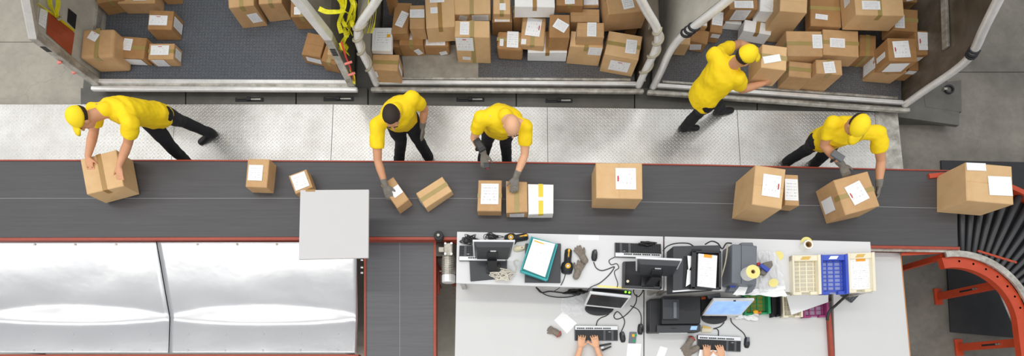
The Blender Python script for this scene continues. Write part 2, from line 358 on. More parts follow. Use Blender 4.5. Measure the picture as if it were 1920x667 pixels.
# ------------------------------------------------------------------ cargo containers
def container(label, fl_, fr_, inL, inR, wallL, wallR, square, floor_m, depth=2.25, zv=1.12, zst=(.9,)):
    A, B = P(*fl_, ZU), P(*fr_, ZU); u = (B - A); W = u.length; u = u.normalized(); v = V((-u.y, u.x, 0))
    rz = math.atan2(u.y, u.x)
    t = thing('cargo_container', label, 'container', (A + B) / 2 - V((0, 0, ZU - .17)), rz)
    G = lambda a, d, z: V((a - W / 2, d, z - .17))     # local coordinates
    part('base_frame', MB().box(G(W / 2, depth / 2 - .02, .215), (W + .1, depth + .12, .09)), 'wall_panel_dark', t, local=True, bevel=.02)
    part('floor_panel', MB().box(G(W / 2, depth / 2, .28), (W, depth, .04)), floor_m, t, local=True)
    part('front_rail', MB().box(G(W / 2, -.015, .292), (W + .03, .045, .05)), 'frame_aluminium', t, local=True, bevel=.006)
    part('rail_groove', MB().box(G(W / 2, -.052, .27), (W + .08, .035, .03)), 'worn_aluminium' if square else 'wall_panel_dark', t, local=True, bevel=.003)
    part('edge_rail', MB().box(G(W / 2, -.095, .268), (W + .24, .055, .06)), 'frame_aluminium' if square else 'worn_aluminium', t, local=True, bevel=.02, seg=3)
    if not square:
        part('front_rail', MB().box(G(W / 2, .035, .296), (W - .1, .03, .04)), 'worn_aluminium', t, local=True, bevel=.006)
    posts = {}
    for sd, inn, wm in ((-1, inL, wallL), (1, inR, wallR)):
        x0 = 0 if sd < 0 else W; sg = -sd
        prof = [(-.05, .26), (-.05, .7), (-.05, zv)] + [(-.05 + inn * k, zv + .52 * k) for k in ((.5, 1.0, 2.0))]
        if not square: prof = [(-.05, .26), (-.05, .6), (-.06, .9), (-.035, 1.12), (.04, 1.3), (inn * .75, 1.6), (inn * 1.9, 2.2)]
        sm = smoothpath([V((a, 0, z)) for a, z in prof], 5) if not square else [V((a, 0, z)) for a, z in prof]
        ring = lambda d, th: [G(x0 + sg * (q.x + th), d, q.z) for q in sm]
        mb = MB(); out0, out1, in0, in1 = ring(.03, -.012), ring(depth, -.012), ring(.03, .012), ring(depth, .012); n = len(sm)
        for i in range(n - 1):
            mb.add([out0[i], out0[i+1], out1[i+1], out1[i], in0[i], in0[i+1], in1[i+1], in1[i]], [(0, 1, 2, 3), (7, 6, 5, 4), (0, 4, 5, 1), (3, 2, 6, 7), (1, 5, 6, 2), (0, 3, 7, 4)])
        part('side_wall', mb, wm, t, local=True)
        if square:
            for (i, j, cm) in ((0, 2, 'worn_aluminium'), (2, 5, 'frame_aluminium')):
                m2 = MB(); R0 = []
                for k in range(i, j + 1):
                    q = sm[k]; R0.append([G(x0 + sg * q.x + a, b, q.z) for a, b in ((-.045, -.07), (.045, -.07), (.045, .03), (-.045, .03))])
                m2.loft(R0); part('corner_post', m2, cm, t, local=True, bevel=.008)
        else:
            part('corner_post', MB().tube([G(x0 + sg * q.x, -.03, q.z) for q in sm], .042, 12), 'frame_aluminium', t, local=True, smooth=True)
        posts[sd] = [XF[t] @ G(x0 + sg * q.x, -.03, q.z) for q in sm]
        for zr in zst:      # stringers along the inner wall
            e = .013 if zr < 1.1 else .06
            part('wall_stringer', MB().box(G(x0 + sg * (-.05 + e + .012), depth / 2 + .12, zr), (.03, depth - .3, .07)), 'worn_aluminium', t, local=True, bevel=.004)
    part('back_wall', MB().box(G(W / 2, depth + .02, 1.05), (W + .1, .03, 1.56)), 'wall_panel_grey', t, local=True)
    return t, G, W, posts
u1, G1, W1, T1 = container('nearly empty cargo container with dark blue floor at the left', (188, 150), (652, 152),   .42, .11, 'wall_panel_grey', 'wall_panel_mid', True, 'studded_mat_blue', zst=(.40,))
u2, G2, W2, T2 = container('crowded middle cargo container with rounded tube posts', (713, 152), (1190, 155), .36, .34, 'wall_panel_mid', 'wall_panel_brown', False, 'studded_mat_grey')
u3, G3, W3, T3 = container('cargo container turned slightly askew at the right with brown inner wall', (1233, 158), (1690, 190), .25, .30, 'wall_panel_grey', 'wall_panel_brown', False, 'studded_mat_grey')
q = [P(758, 148, ZU), P(897, 148, ZU), P(897, 85, ZU), P(752, 85, ZU)]
part('floor_board', MB().prism(q, ZU, ZU + .006), 'scuffed_board', u2)
# placard, barcode plate and stencilled code on the left container's near wall (the wall is upright at that height)
def wallquad(G, W, side, d0, d1, z0, z1, off=.016, inn=0):
    x = -.05 + off if side < 0 else W + .05 - off
    return [G(x, d0, z0), G(x, d1, z0), G(x, d1, z1), G(x, d0, z1)]
def plate(name, q, m, t, th=.004):
    n = (q[1] - q[0]).cross(q[3] - q[0]).normalized() * -th
    return part(name, MB().hexa([q[0], q[1], q[2], q[3], q[0] - n, q[1] - n, q[2] - n, q[3] - n]), m, t, local=True)
XW = (XF[u1] @ G1(-.05, 0, 0)).x
def on_wall(px, py, off=.016):
    dx, dy = (px - CX) / FPX, (CY - py) / FPX; X = XW + off; return P(px, py, HC - X * (ct - dy * st) / dx)
def wall_plate(name, pts, m, th=.004, lab=None):
    A_ = [on_wall(x, y) for x, y in pts]; B_ = [on_wall(x, y, .016 + th) for x, y in pts]
    return part(name, MB().hexa(A_ + B_), m, u1, label=lab)
wall_plate('placard', [(91, 17), (87, 63), (134, 104), (140, 62)], 'placard_red', lab='rust red placard on the wall')
wall_plate('flap_patch', [(128, 15), (126, 40), (141, 55), (144, 28)], 'ink_black')
part('code_plate', MB().quad([on_wall(x, y, .02) for x, y in ((72, 45), (85, 54), (90, 20), (76, 15))]), 'label_dense', u1)
for k in range(5):   # stencilled code marks on the square posts
    part('stencil_mark', MB().box(G1(-.05 + .0, -.072, 1.00 - k * .018), (.06, .004, .010)), 'ink_black', u1, local=True)
    part('stencil_mark', MB().box(G1(W1 + .05, -.072, .98 - k * .024), (.06, .004, .012)), 'ink_black', u1, local=True)
# yellow lashing straps
def ribbon(pts, wd, m, t=None, name='strap', twist=0, local=False):
    pts = smoothpath(pts, 5); mb = MB(); rings = []; n = len(pts)
    for i, p in enumerate(pts):
        d = (pts[min(i + 1, n - 1)] - pts[max(i - 1, 0)]).normalized(); s = d.cross(V((0, 0, 1)))
        s = s.normalized() if s.length > .1 else V((1, 0, 0)); s = Matrix.Rotation(twist * i / n, 3, d) @ s; nn = d.cross(s)
        rings.append([p + s * wd / 2 + nn * .002, p - s * wd / 2 + nn * .002, p - s * wd / 2 - nn * .002, p + s * wd / 2 - nn * .002])
    mb.loft(rings); return part(name, mb, m, t, local=local)
st1 = thing('lashing_strap', 'yellow strap with buckle hanging over the red placard on the left container wall', 'strap', P(130, 20, 1.0))
ribbon([on_wall(66, 4, .03), on_wall(90, 20, .035), on_wall(112, 36, .04), on_wall(139, 58, .03)], .035, 'strap_yellow', st1)
ribbon([on_wall(92, -12, .09), on_wall(94, 8, .08), on_wall(101, 24, .06), on_wall(110, 32, .05)], .05, 'strap_yellow', st1)
ribbon([on_wall(107, -12, .09), on_wall(109, 8, .1), on_wall(106, 22, .08), on_wall(108, 30, .06)], .05, 'strap_yellow', st1)
part('buckle', MB().box(on_wall(111, 34, .06), (.05, .04, .02), .6), 'worn_aluminium', st1, bevel=.004)
random.seed(3)
st2 = thing('lashing_net', 'bundle of yellow lashing straps hung beside the left container', 'straps', P(655, 60, .6))
for k, (x0, y0, x1, y1, z0, z1) in enumerate(((648, -8, 640, 62, 1.5, 1.1), (656, -8, 668, 60, 1.5, 1.05), (640, -6, 655, 55, 1.48, 1.1), (662, -8, 650, 70, 1.46, 1.0), (630, -6, 648, 50, 1.5, 1.15), (668, 5, 660, 66, 1.4, 1.0), (646, 20, 672, 55, 1.3, 1.1), (655, 48, 652, 92, 1.12, .85), (652, 62, 640, 95, 1.05, .85))):
    mx, my = (x0 + x1) / 2 + random.uniform(-8, 8), (y0 + y1) / 2 + random.uniform(-5, 5)
    ribbon([P(x0, y0, z0), P((x0 + mx) / 2 + 3, (y0 + my) / 2, z0 - .1), P(mx, my, (z0 + z1) / 2), P((x1 + mx) / 2 - 4, (y1 + my) / 2, z1 + .08), P(x1, y1, z1)], .048, 'strap_yellow', st2, twist=random.uniform(-2, 2))
part('buckle', MB().box(P(668, 55, 1.1), (.05, .04, .03), .4), 'strap_yellow', st2, bevel=.008)
st3 = thing('lashing_strap', 'yellow strap running across the top of the left container post', 'strap', P(610, 22, 1.2))
ribbon([P(598, 16, 1.52), P(612, 22, 1.5), P(632, 22, 1.46), P(646, 20, 1.4)], .05, 'strap_yellow', st3)
st4 = thing('lashing_strap', 'thin red strap with pink tags low on the left container side', 'strap', P(655, 110, .5))
ribbon([P(640, 78, 1.05), P(648, 105, .9), P(657, 128, .7), P(664, 152, .45)], .02, 'strap_red', st4)
for x, y, z in ((653, 118, .82), (659, 139, .66)): part('tag', MB().box(P(x, y, z), (.09, .026, .014), .35), 'tag_pink', st4, bevel=.004)
ribbon([P(638, 80, 1.0), P(644, 92, .95), P(654, 102, .85)], .04, 'strap_yellow', st4, name='webbing'); ribbon([P(656, 132, .6), P(663, 142, .5), P(664, 157, .4)], .035, 'strap_yellow', st4, name='webbing')
def seg(pts, z0, z1): return [q for q in pts if z0 - .03 <= q.z <= z1 + .03]
def wrap(name, label, cat, pts, r, m, turns):
    pts = smoothpath(pts, 12); out = []
    for i, p in enumerate(pts):
        a = turns * 2 * math.pi * i / len(pts); out.append(p + V((math.cos(a) * r, math.sin(a) * r, 0)))
    return tag(part(name, MB().tube(out, .014, 6), m, None, smooth=True), label, cat)
wrap('rope', 'pale rope twisted round the left post of the crowded container', 'rope', seg(T2[-1], .35, 1.35), .05, 'strap_grey', 4)
wrap('rope', 'grey rope knotted round the right post of the crowded container', 'rope', seg(T2[1], .35, 1.3), .05, 'strap_grey', 4)
wrap('rope', 'black tie round the right post of the askew container', 'rope', seg(T3[1], 1.2, 1.28), .048, 'ink_black', 3)
wrap('rope', 'black tie round the left post of the askew container', 'rope', seg(T3[-1], 1.25, 1.32), .048, 'ink_black', 3)
st5 = thing('lashing_net', 'pale yellow netting hung inside the left end of the crowded container', 'straps', P(705, 30, .6))
for k in range(5): ribbon([P(692 + k * 6, -10, 1.6), P(690 + k * 4, 15, 1.45), P(686 + k * 4, 45, 1.28), P(684 + k * 3, 62, 1.12)], .02, 'strap_grey' if k % 2 else 'strap_yellow', st5, twist=k * .3)

for x, y in ((112, 117), (139, 136)): part('warning_tag', MB().box(P(x, y, .75 if x < 120 else .55), (.045, .03, .02), .4), 'tag_pink', u1, bevel=.004)
tr = thing('tie_ring', 'dark steel tie ring on the deck corner right of the askew container', 'ring', P(1780, 167, .17))
p = P(1780, 167, .185); part('ring', MB().tube([p + V((.05 * math.cos(q * 6.2832 / 20), .05 * math.sin(q * 6.2832 / 20), 0)) for q in range(21)], .012, 8), 'ink_black', tr, smooth=True); part('ring_lug', MB().box(p + V((-.055, 0, 0)), (.04, .03, .03)), 'worn_aluminium', tr, bevel=.004)

# ------------------------------------------------------------------ main belt conveyor
def line(pts, x):
    for (a, ya), (b, yb) in zip(pts[:-1], pts[1:]):
        if x <= b: return ya + (yb - ya) * (x - a) / (b - a)
    return pts[-1][1]
BT = [(-400, 299), (340, 299), (900, 302), (1330, 308), (1795, 319)]
BBm = [(-400, 446), (560, 443.5), (857, 443.5), (1245, 453), (1632, 459), (1795, 462)]
def strip(fa, fb, x0, x1, z, th, k=14):
    xs = [x0 + (x1 - x0) * i / k for i in range(k + 1)]
    rings = [[(lambda p, q: [V((p.x, p.y, z)), V((q.x, q.y, z)), V((q.x, q.y, z - th)), V((p.x, p.y, z - th))])(P(x, fa(x), z), P(x, fb(x), z))][0] for x in xs]
    return MB().loft(rings)
mc = thing('belt_conveyor', 'long dark rubber belt conveyor carrying parcels across the hall', 'conveyor', P(800, 380, 0))
part('belt', strip(lambda x: line(BT, x) + 2.5, lambda x: line(BBm, x), -400, 1795, ZB, .03), 'belt_rubber', mc)
sm_ = [(-400, 371), (900, 371), (1500, 384), (1795, 390)]
part('belt_seam', strip(lambda x: line(sm_, x), lambda x: line(sm_, x) + .9, -400, 1794, ZB + .001, .002), 'cable_grey', mc)
part('side_rail', strip(lambda x: line(BT, x), lambda x: line(BT, x) + 2.2, -400, 1800, ZB + .01, .16), 'painted_red', mc)
part('side_rail', strip(lambda x: line(BBm, x) + .6, lambda x: line(BBm, x) + 5.5, -400, 1800, ZB + .004, .16), 'painted_red', mc)
part('guard_strip', strip(lambda x: line(BBm, x) + 6, lambda x: line(BBm, x) + 11, 1560, 1800, ZB - .02, .02), 'worn_aluminium', mc)
part('bed', strip(lambda x: line(BT, x) + 6, lambda x: line(BBm, x) - 4, -390, 1785, ZB - .04, .08), 'wall_panel_dark', mc)
for x in (-200, 250, 700, 1150, 1600):
    for f, d in ((BT, 14), (BBm, -14)):
        p = P(x, line(f, x) + d, ZB); part('leg', MB().box((p.x, p.y, .39), (.06, .06, .78)), 'painted_red', mc)
# branching belt
bc = thing('branch_conveyor', 'short dark belt branching off between red rails towards the bottom edge', 'conveyor', P(750, 560, 0))
def bz(y): return .80 - .10 * (y - 450) / 220
def bstrip(fa, fb, dz, th, y0=447, y1=700, k=6):
    rings = []
    for i in range(k + 1):
        y = y0 + (y1 - y0) * i / k; z = bz(y) + dz; p, q = P(fa(y), y, z), P(fb(y), y, z)
        rings.append([p, q, q - V((0, 0, th)), p - V((0, 0, th))])
    return MB().loft(rings)
part('belt', bstrip(lambda y: 686, lambda y: 813, 0, .03), 'belt_rubber_grey', bc)
part('side_rail', bstrip(lambda y: 682.5, lambda y: 686, .012, .14), 'painted_red', bc)
part('side_rail', bstrip(lambda y: 813, lambda y: 817.5, .012, .14), 'painted_red', bc)
part('belt_seam', bstrip(lambda y: 749, lambda y: 750, .001, .002), 'cable_grey', bc)
for x, y in ((690, 480), (808, 480), (690, 680), (808, 680)):
    p = P(x, y, bz(y)); part('leg', MB().box((p.x, p.y, p.z / 2 - .05), (.05, .05, p.z - .1)), 'painted_red', bc)
for y in (487, 501, 511):
    p = P(679, y, .74); part('bolt', MB().cyl(p + V((-.012, 0, 0)), p + V((.014, 0, 0)), .014, 8), 'steel_bolt', bc)

# sheet metal chute at the left
ch = thing('sheet_metal_chute', 'wide bright sheet metal chute sloping down from the belt', 'chute', P(330, 560, 0))
def chz(y, yc1, yc2):
    z1 = lambda q: .86 - .305 * (q - 452) / 143; z2 = lambda q: .555 - .035 * (q - 595) / 72
    if y <= yc1: return z1(y)
    if y >= yc2: return z2(y)
    f = (y - yc1) / (yc2 - yc1); return z1(yc1) * (1 - f) + z2(yc2) * f
def chute_panel(xl, xr, seed):
    NU, ys = 40, [453 + i * (662 - 453) / 60 for i in range(61)]; vs = []; fs = []
    lin3 = lambda t, y: t[0] + (t[1] - t[0]) * (y - 453) / 142 if y < 595 else t[1] + (t[2] - t[1]) * (y - 595) / 72
    for y in ys:
        for i in range(NU + 1):
            u = i / NU; s = math.sin(math.pi * u) ** .7; a, b = 592 - 20 * s, 598 + 9 * s
            z = .5 * chz(y, a, b) + .25 * chz(y - 4, a, b) + .25 * chz(y + 4, a, b)
            x = lin3(xl, y) + (lin3(xr, y) - lin3(xl, y)) * u; p = P(x, y, z)
            p.z += .0018 * mnoise.noise(V((x * .012, y * .02, seed))); vs.append(p)
    for j in range(len(ys) - 1):
        for i in range(NU): k = j * (NU + 1) + i; fs.append((k, k + NU + 1, k + NU + 2, k + 1))
    o = part('chute_sheet', MB().add(vs, fs), 'sheet_aluminium', ch, smooth=True)
    m = o.modifiers.new('thickness', 'SOLIDIFY'); m.thickness = .003; m.offset = -1
    for x in range(5):
        for y, zz in ((626, 0), (656, 0)):
            px = lin3(xl, y) + (lin3(xr, y) - lin3(xl, y)) * (.1 + .2 * x); p = P(px, y, chz(y, 595, 596) + .001)
            if px > -20: part('rivet', MB().ell(p, (.009, 0, 0), (0, .009, 0), (0, 0, .005), 8, 4), 'steel_bolt', ch, smooth=True)
    for x in range(4):
        px = lin3(xl, 460) + (lin3(xr, 460) - lin3(xl, 460)) * (.2 + .2 * x); p = P(px, 458, chz(458, 595, 596) + .002)
        if px > -20: part('rivet', MB().cyl(p, p + V((0, 0, .004)), .012, 10), 'worn_aluminium', ch)
chute_panel((-90, -40, -45), (292.5, 317.5, 315.5), 1.3); chute_panel((294.5, 319.5, 317), (668, 671, 668), 7.7)
part('frame', MB().prism([P(-80, 470, .45), P(655, 470, .45), P(655, 660, .45), P(-80, 660, .45)], .36, .44), 'ink_black', ch)
part('bottom_rail', MB().prism([P(-60, 664, .5), P(672, 664, .5), P(672, 671, .5), P(-60, 671, .5)], .40, .5), 'painted_red', ch)
for x, y in ((20, 480), (640, 480), (20, 655), (640, 655)):
    p = P(x, y, .4); part('leg', MB().box((p.x, p.y, .19), (.06, .06, .38)), 'ink_black', ch)

# white square board on a post beside the belt
sb = thing('square_board', 'blank white square board raised on a post over the belt edge', 'board', P(640, 444, ZB - .1))
zq = 1.38
part('board', MB().prism([P(563, 356, zq), P(691.5, 355, zq), P(690.5, 483, zq), P(560, 486, zq)], zq - .025, zq), 'board_white', sb, bevel=.003)
pb = P(640, 444, 1.0); part('post', MB().box((pb.x, pb.y - .05, 1.06), (.05, .05, .58)), 'painted_red', sb)
part('tape_patch', MB().box(P(582, 357, zq + .001), (.09, .02, .002)), 'tape_brown', sb)

# gear motor at the end of the branch belt
gm = thing('gear_motor', 'steel gear motor with black round cap beside the branch belt', 'motor', P(836, 490, .5))
p = P(822, 441, .97); part('cap', MB().cyl((p.x, p.y, .86), (p.x, p.y, .97), .05, 24), 'black_rubber', gm, bevel=.008); part('cap_bolt', MB().cyl((p.x, p.y, .96), (p.x, p.y, .985), .016, 6), 'gear_steel', gm)
part('bracket', MB().prism([P(817, 455, .8), P(832, 455, .8), P(832, 480, .8), P(817, 480, .8)], .70, .8), 'wall_panel_dark', gm, bevel=.004)
part('coupling', MB().prism([P(822, 462, .84), P(833, 462, .84), P(833, 472, .84), P(822, 472, .84)], .76, .84), 'gear_steel', gm, bevel=.008)
part('gearbox', MB().prism([P(832, 454, .86), P(849, 454, .86), P(849, 479, .86), P(832, 479, .86)], .72, .86), 'gear_steel', gm, bevel=.012)
for x in (835, 846.5):
    for y in (456.5, 476): p = P(x, y, .862); part('bolt', MB().cyl(p, p + V((0, 0, .012)), .013, 8), 'steel_bolt', gm)
a, b = P(841, 480, .78), P(841, 530, .78)
part('motor_body', MB().cyl(a, P(841, 515, .78), .068, 20), 'gear_steel', gm, smooth=False)
for k in range(9):
    y = 485 + k * 3.3; part('cooling_fin', MB().cyl(P(841, y, .78), P(841, y + 1.3, .78), .074, 20), 'worn_aluminium', gm)
part('fan_cover', MB().cyl(P(841, 515, .78), b, .072, 20), 'frame_aluminium', gm, bevel=.01)
part('mount', MB().box(((a.x + b.x) / 2, (a.y + b.y) / 2, .66), (.1, .2, .12)), 'wall_panel_dark', gm)
part('stand', MB().box(((a.x + b.x) / 2, (a.y + b.y) / 2, .3), (.06, .06, .6)), 'painted_red', gm)
bk = thing('side_bracket', 'small red bracket on the floor side of the branch belt', 'bracket', P(822, 545, .5))
part('plate', MB().prism([P(817, 505, .6), P(823, 508, .6), P(824, 550, .6), P(817, 552, .6)], .55, .6), 'painted_red', bk, bevel=.004); part('pin', MB().cyl(P(824, 508, .62), P(832, 508, .62), .008, 8), 'worn_aluminium', bk)
part('bracket_foot', MB().box(P(820, 530, .27), (.03, .03, .55)), 'painted_red', bk)

# ------------------------------------------------------------------ curved roller conveyor at the right
rc = thing('roller_curve', 'curved conveyor of black rollers between orange red rails', 'conveyor', P(1850, 450, 0))
C = P(1803, 605, .86); RI, RO = .77, 1.56
pol = lambda a, r, z: V((C.x + r * math.cos(math.radians(a)), C.y + r * math.sin(math.radians(a)), z))
for k in range(21):
    a = 93 - k * 4.6
    part('roller', MB().tube([pol(a, RI, .865), pol(a, RO, .865)], [.022, .034], 12), 'roller_black', rc, smooth=True)
for k in range(1, 8):
    y = C.y - k * .085; part('roller', MB().cyl((C.x + RI, y, .865), (C.x + RO, y, .865), .03, 12), 'roller_black', rc)
def arc(r0, r1, z, th, a0=98, a1=0, tail=True):
    rings = [[pol(a, r0, z), pol(a, r1, z), pol(a, r1, z - th), pol(a, r0, z - th)] for a in [a0 + (a1 - a0) * i / 24 for i in range(25)]]
    if tail: rings.append([q - V((0, .62, 0)) for q in rings[-1]])
    return MB().loft(rings)
part('inner_guard', arc(RI - .07, RI - .005, .885, .02), 'worn_aluminium', rc)
part('inner_rail', arc(RI - .18, RI - .065, .85, .06, 100), 'painted_orange', rc)
part('outer_rail', arc(RO + .0, RO + .05, .92, .16), 'painted_orange', rc)
part('roller_bed', arc(RI, RO, .815, .03), 'ink_black', rc)
for a in (85, 72, 60, 48, 36, 25, 14): p = pol(a, RI - .11, .842); part('bolt', MB().cyl(p, p + V((0, 0, .008)), .012, 8), 'steel_bolt', rc)
for x0, y0 in ((1888, 530), (1935, 640)):
    p = P(x0, y0, .84); part('leg', MB().box((p.x, p.y, .42), (.055, .09, .84)), 'painted_orange', rc, bevel=.004)
    part('foot_plate', MB().box((p.x - .01, p.y, .012), (.09, .2, .024)), 'painted_orange', rc, bevel=.004)
    for z in (.55, .58): part('bolt', MB().cyl((p.x - .03, p.y, z - .05), (p.x - .04, p.y, z - .05), .012, 8), 'steel_bolt', rc)
    part('leg_slot', MB().box((p.x - .028, p.y, .42), (.004, .02, .2)), 'ink_black', rc)
p = P(1768, 481, .82); part('leg', MB().box((p.x, p.y, .41), (.05, .06, .82)), 'painted_orange', rc)
part('tie_rail', MB().hexa([P(1690, 479, .80), P(1690, 474, .80), P(1815, 466, .80), P(1815, 473, .80), P(1690, 479, .84), P(1690, 474, .84), P(1815, 466, .84), P(1815, 473, .84)]), 'painted_orange', rc)
part('cross_bar', MB().tube([P(1833, 470, .88), P(1905, 492, .88)], .012, 6), 'painted_orange', rc)
part('coupling', MB().box(P(1914, 553, .8), (.1, .06, .06), .3), 'scanner_yellow', rc, bevel=.01); part('tape_mark', MB().box(P(1869, 502, .846), (.07, .02, .006), -.6), 'scanner_yellow', rc)
part('edge_bar', MB().tube([P(1853, 492, .45), P(1917, 640, .45)], .02, 8), 'frame_aluminium', rc)
bm = tag(part('floor_mat', MB().prism([P(1775, 474, .02), P(1990, 478, .02), P(1990, 640, .02), P(1783, 622, .02)], .001, .018), 'mat_black', None, bevel=.004), 'large black rubber floor mat under the curved conveyor', 'floor mat')
bm2 = tag(part('floor_mat', MB().prism([P(1765, 300, .02), P(1990, 305, .02), P(1990, 470, .02), P(1772, 466, .02)], .001, .018), 'mat_black', None, bevel=.004), 'black rubber floor mat behind the belt end at the right', 'floor mat')

# ------------------------------------------------------------------ desks
def desk(label, name, poly, z, th, m, legs, edge=None):
    t = thing(name, label, 'desk', P(*[sum(q[i] for q in poly) / len(poly) for i in (0, 1)], 0))
    part('top', MB().ppoly(poly, z, th), m, t, bevel=.003)
    for x, y in legs:
        p = P(x, y, z); part('leg', MB().box((p.x, p.y, (z - th) / 2), (.045, .045, z - th)), 'worn_aluminium', t)
    return t
d1 = desk('white raised shelf desk beside the belt, the left one, with folder and scanners', 'shelf_desk', [(857, 434), (1243.5, 443), (1243.5, 543), (1060, 537.5), (855, 530.5)], ZS, .03, 'desk_shelf_white', ((866, 441), (1236, 450), (866, 526), (1236, 538)))
d2 = desk('white raised shelf desk beside the belt, the right one, with printers and trays', 'shelf_desk', [(1246.5, 443), (1632, 453), (1639, 549), (1246.5, 544)], ZS, .03, 'desk_shelf_white', ((1254, 450), (1625, 460), (1254, 538), (1630, 543)))
d3 = desk('white lower desk at the left where the typist works in front of the dark monitor', 'work_desk', [(856, 505), (1206.5, 512), (1206.5, 677), (852.5, 677)], ZL, .03, 'desk_white', ((866, 512), (1198, 518), (862, 668), (1198, 668)))
d4 = desk('white lower desk in the middle with black printer and blue lit monitor', 'work_desk', [(1209, 512), (1549, 512), (1556, 677), (1208.5, 677)], ZL, .03, 'desk_white', ((1218, 518), (1540, 518), (1218, 668), (1546, 668)))
d5 = desk('empty white side desk with orange edges at the right', 'work_desk', [(1560, 470), (1688, 474), (1707, 677), (1566, 677)], ZL + .02, .03, 'desk_white', ((1570, 480), (1680, 482), (1574, 668), (1696, 668)))
for a, b in (((1688, 474), (1707, 677)),):
    part('edge_band', MB().ppoly([a, (a[0] + 1.6, a[1]), (b[0] + 1.6, b[1]), b], ZL + .021, .032), 'edge_orange', d5)
pt = thing('desk_divider', 'upright red divider between the middle desk and the empty desk', 'divider', P(1556, 630, 0))
part('panel', MB().prism([P(1552.5, 585, .79), P(1558, 585, .79), P(1565, 677, .79), P(1558, 677, .79)], .02, .79), 'painted_red', pt)
part('top_cap', MB().prism([P(1552.5, 588, .796), P(1558, 588, .796), P(1565, 677, .796), P(1558.5, 677, .796)], .79, .796), 'painted_red', pt)
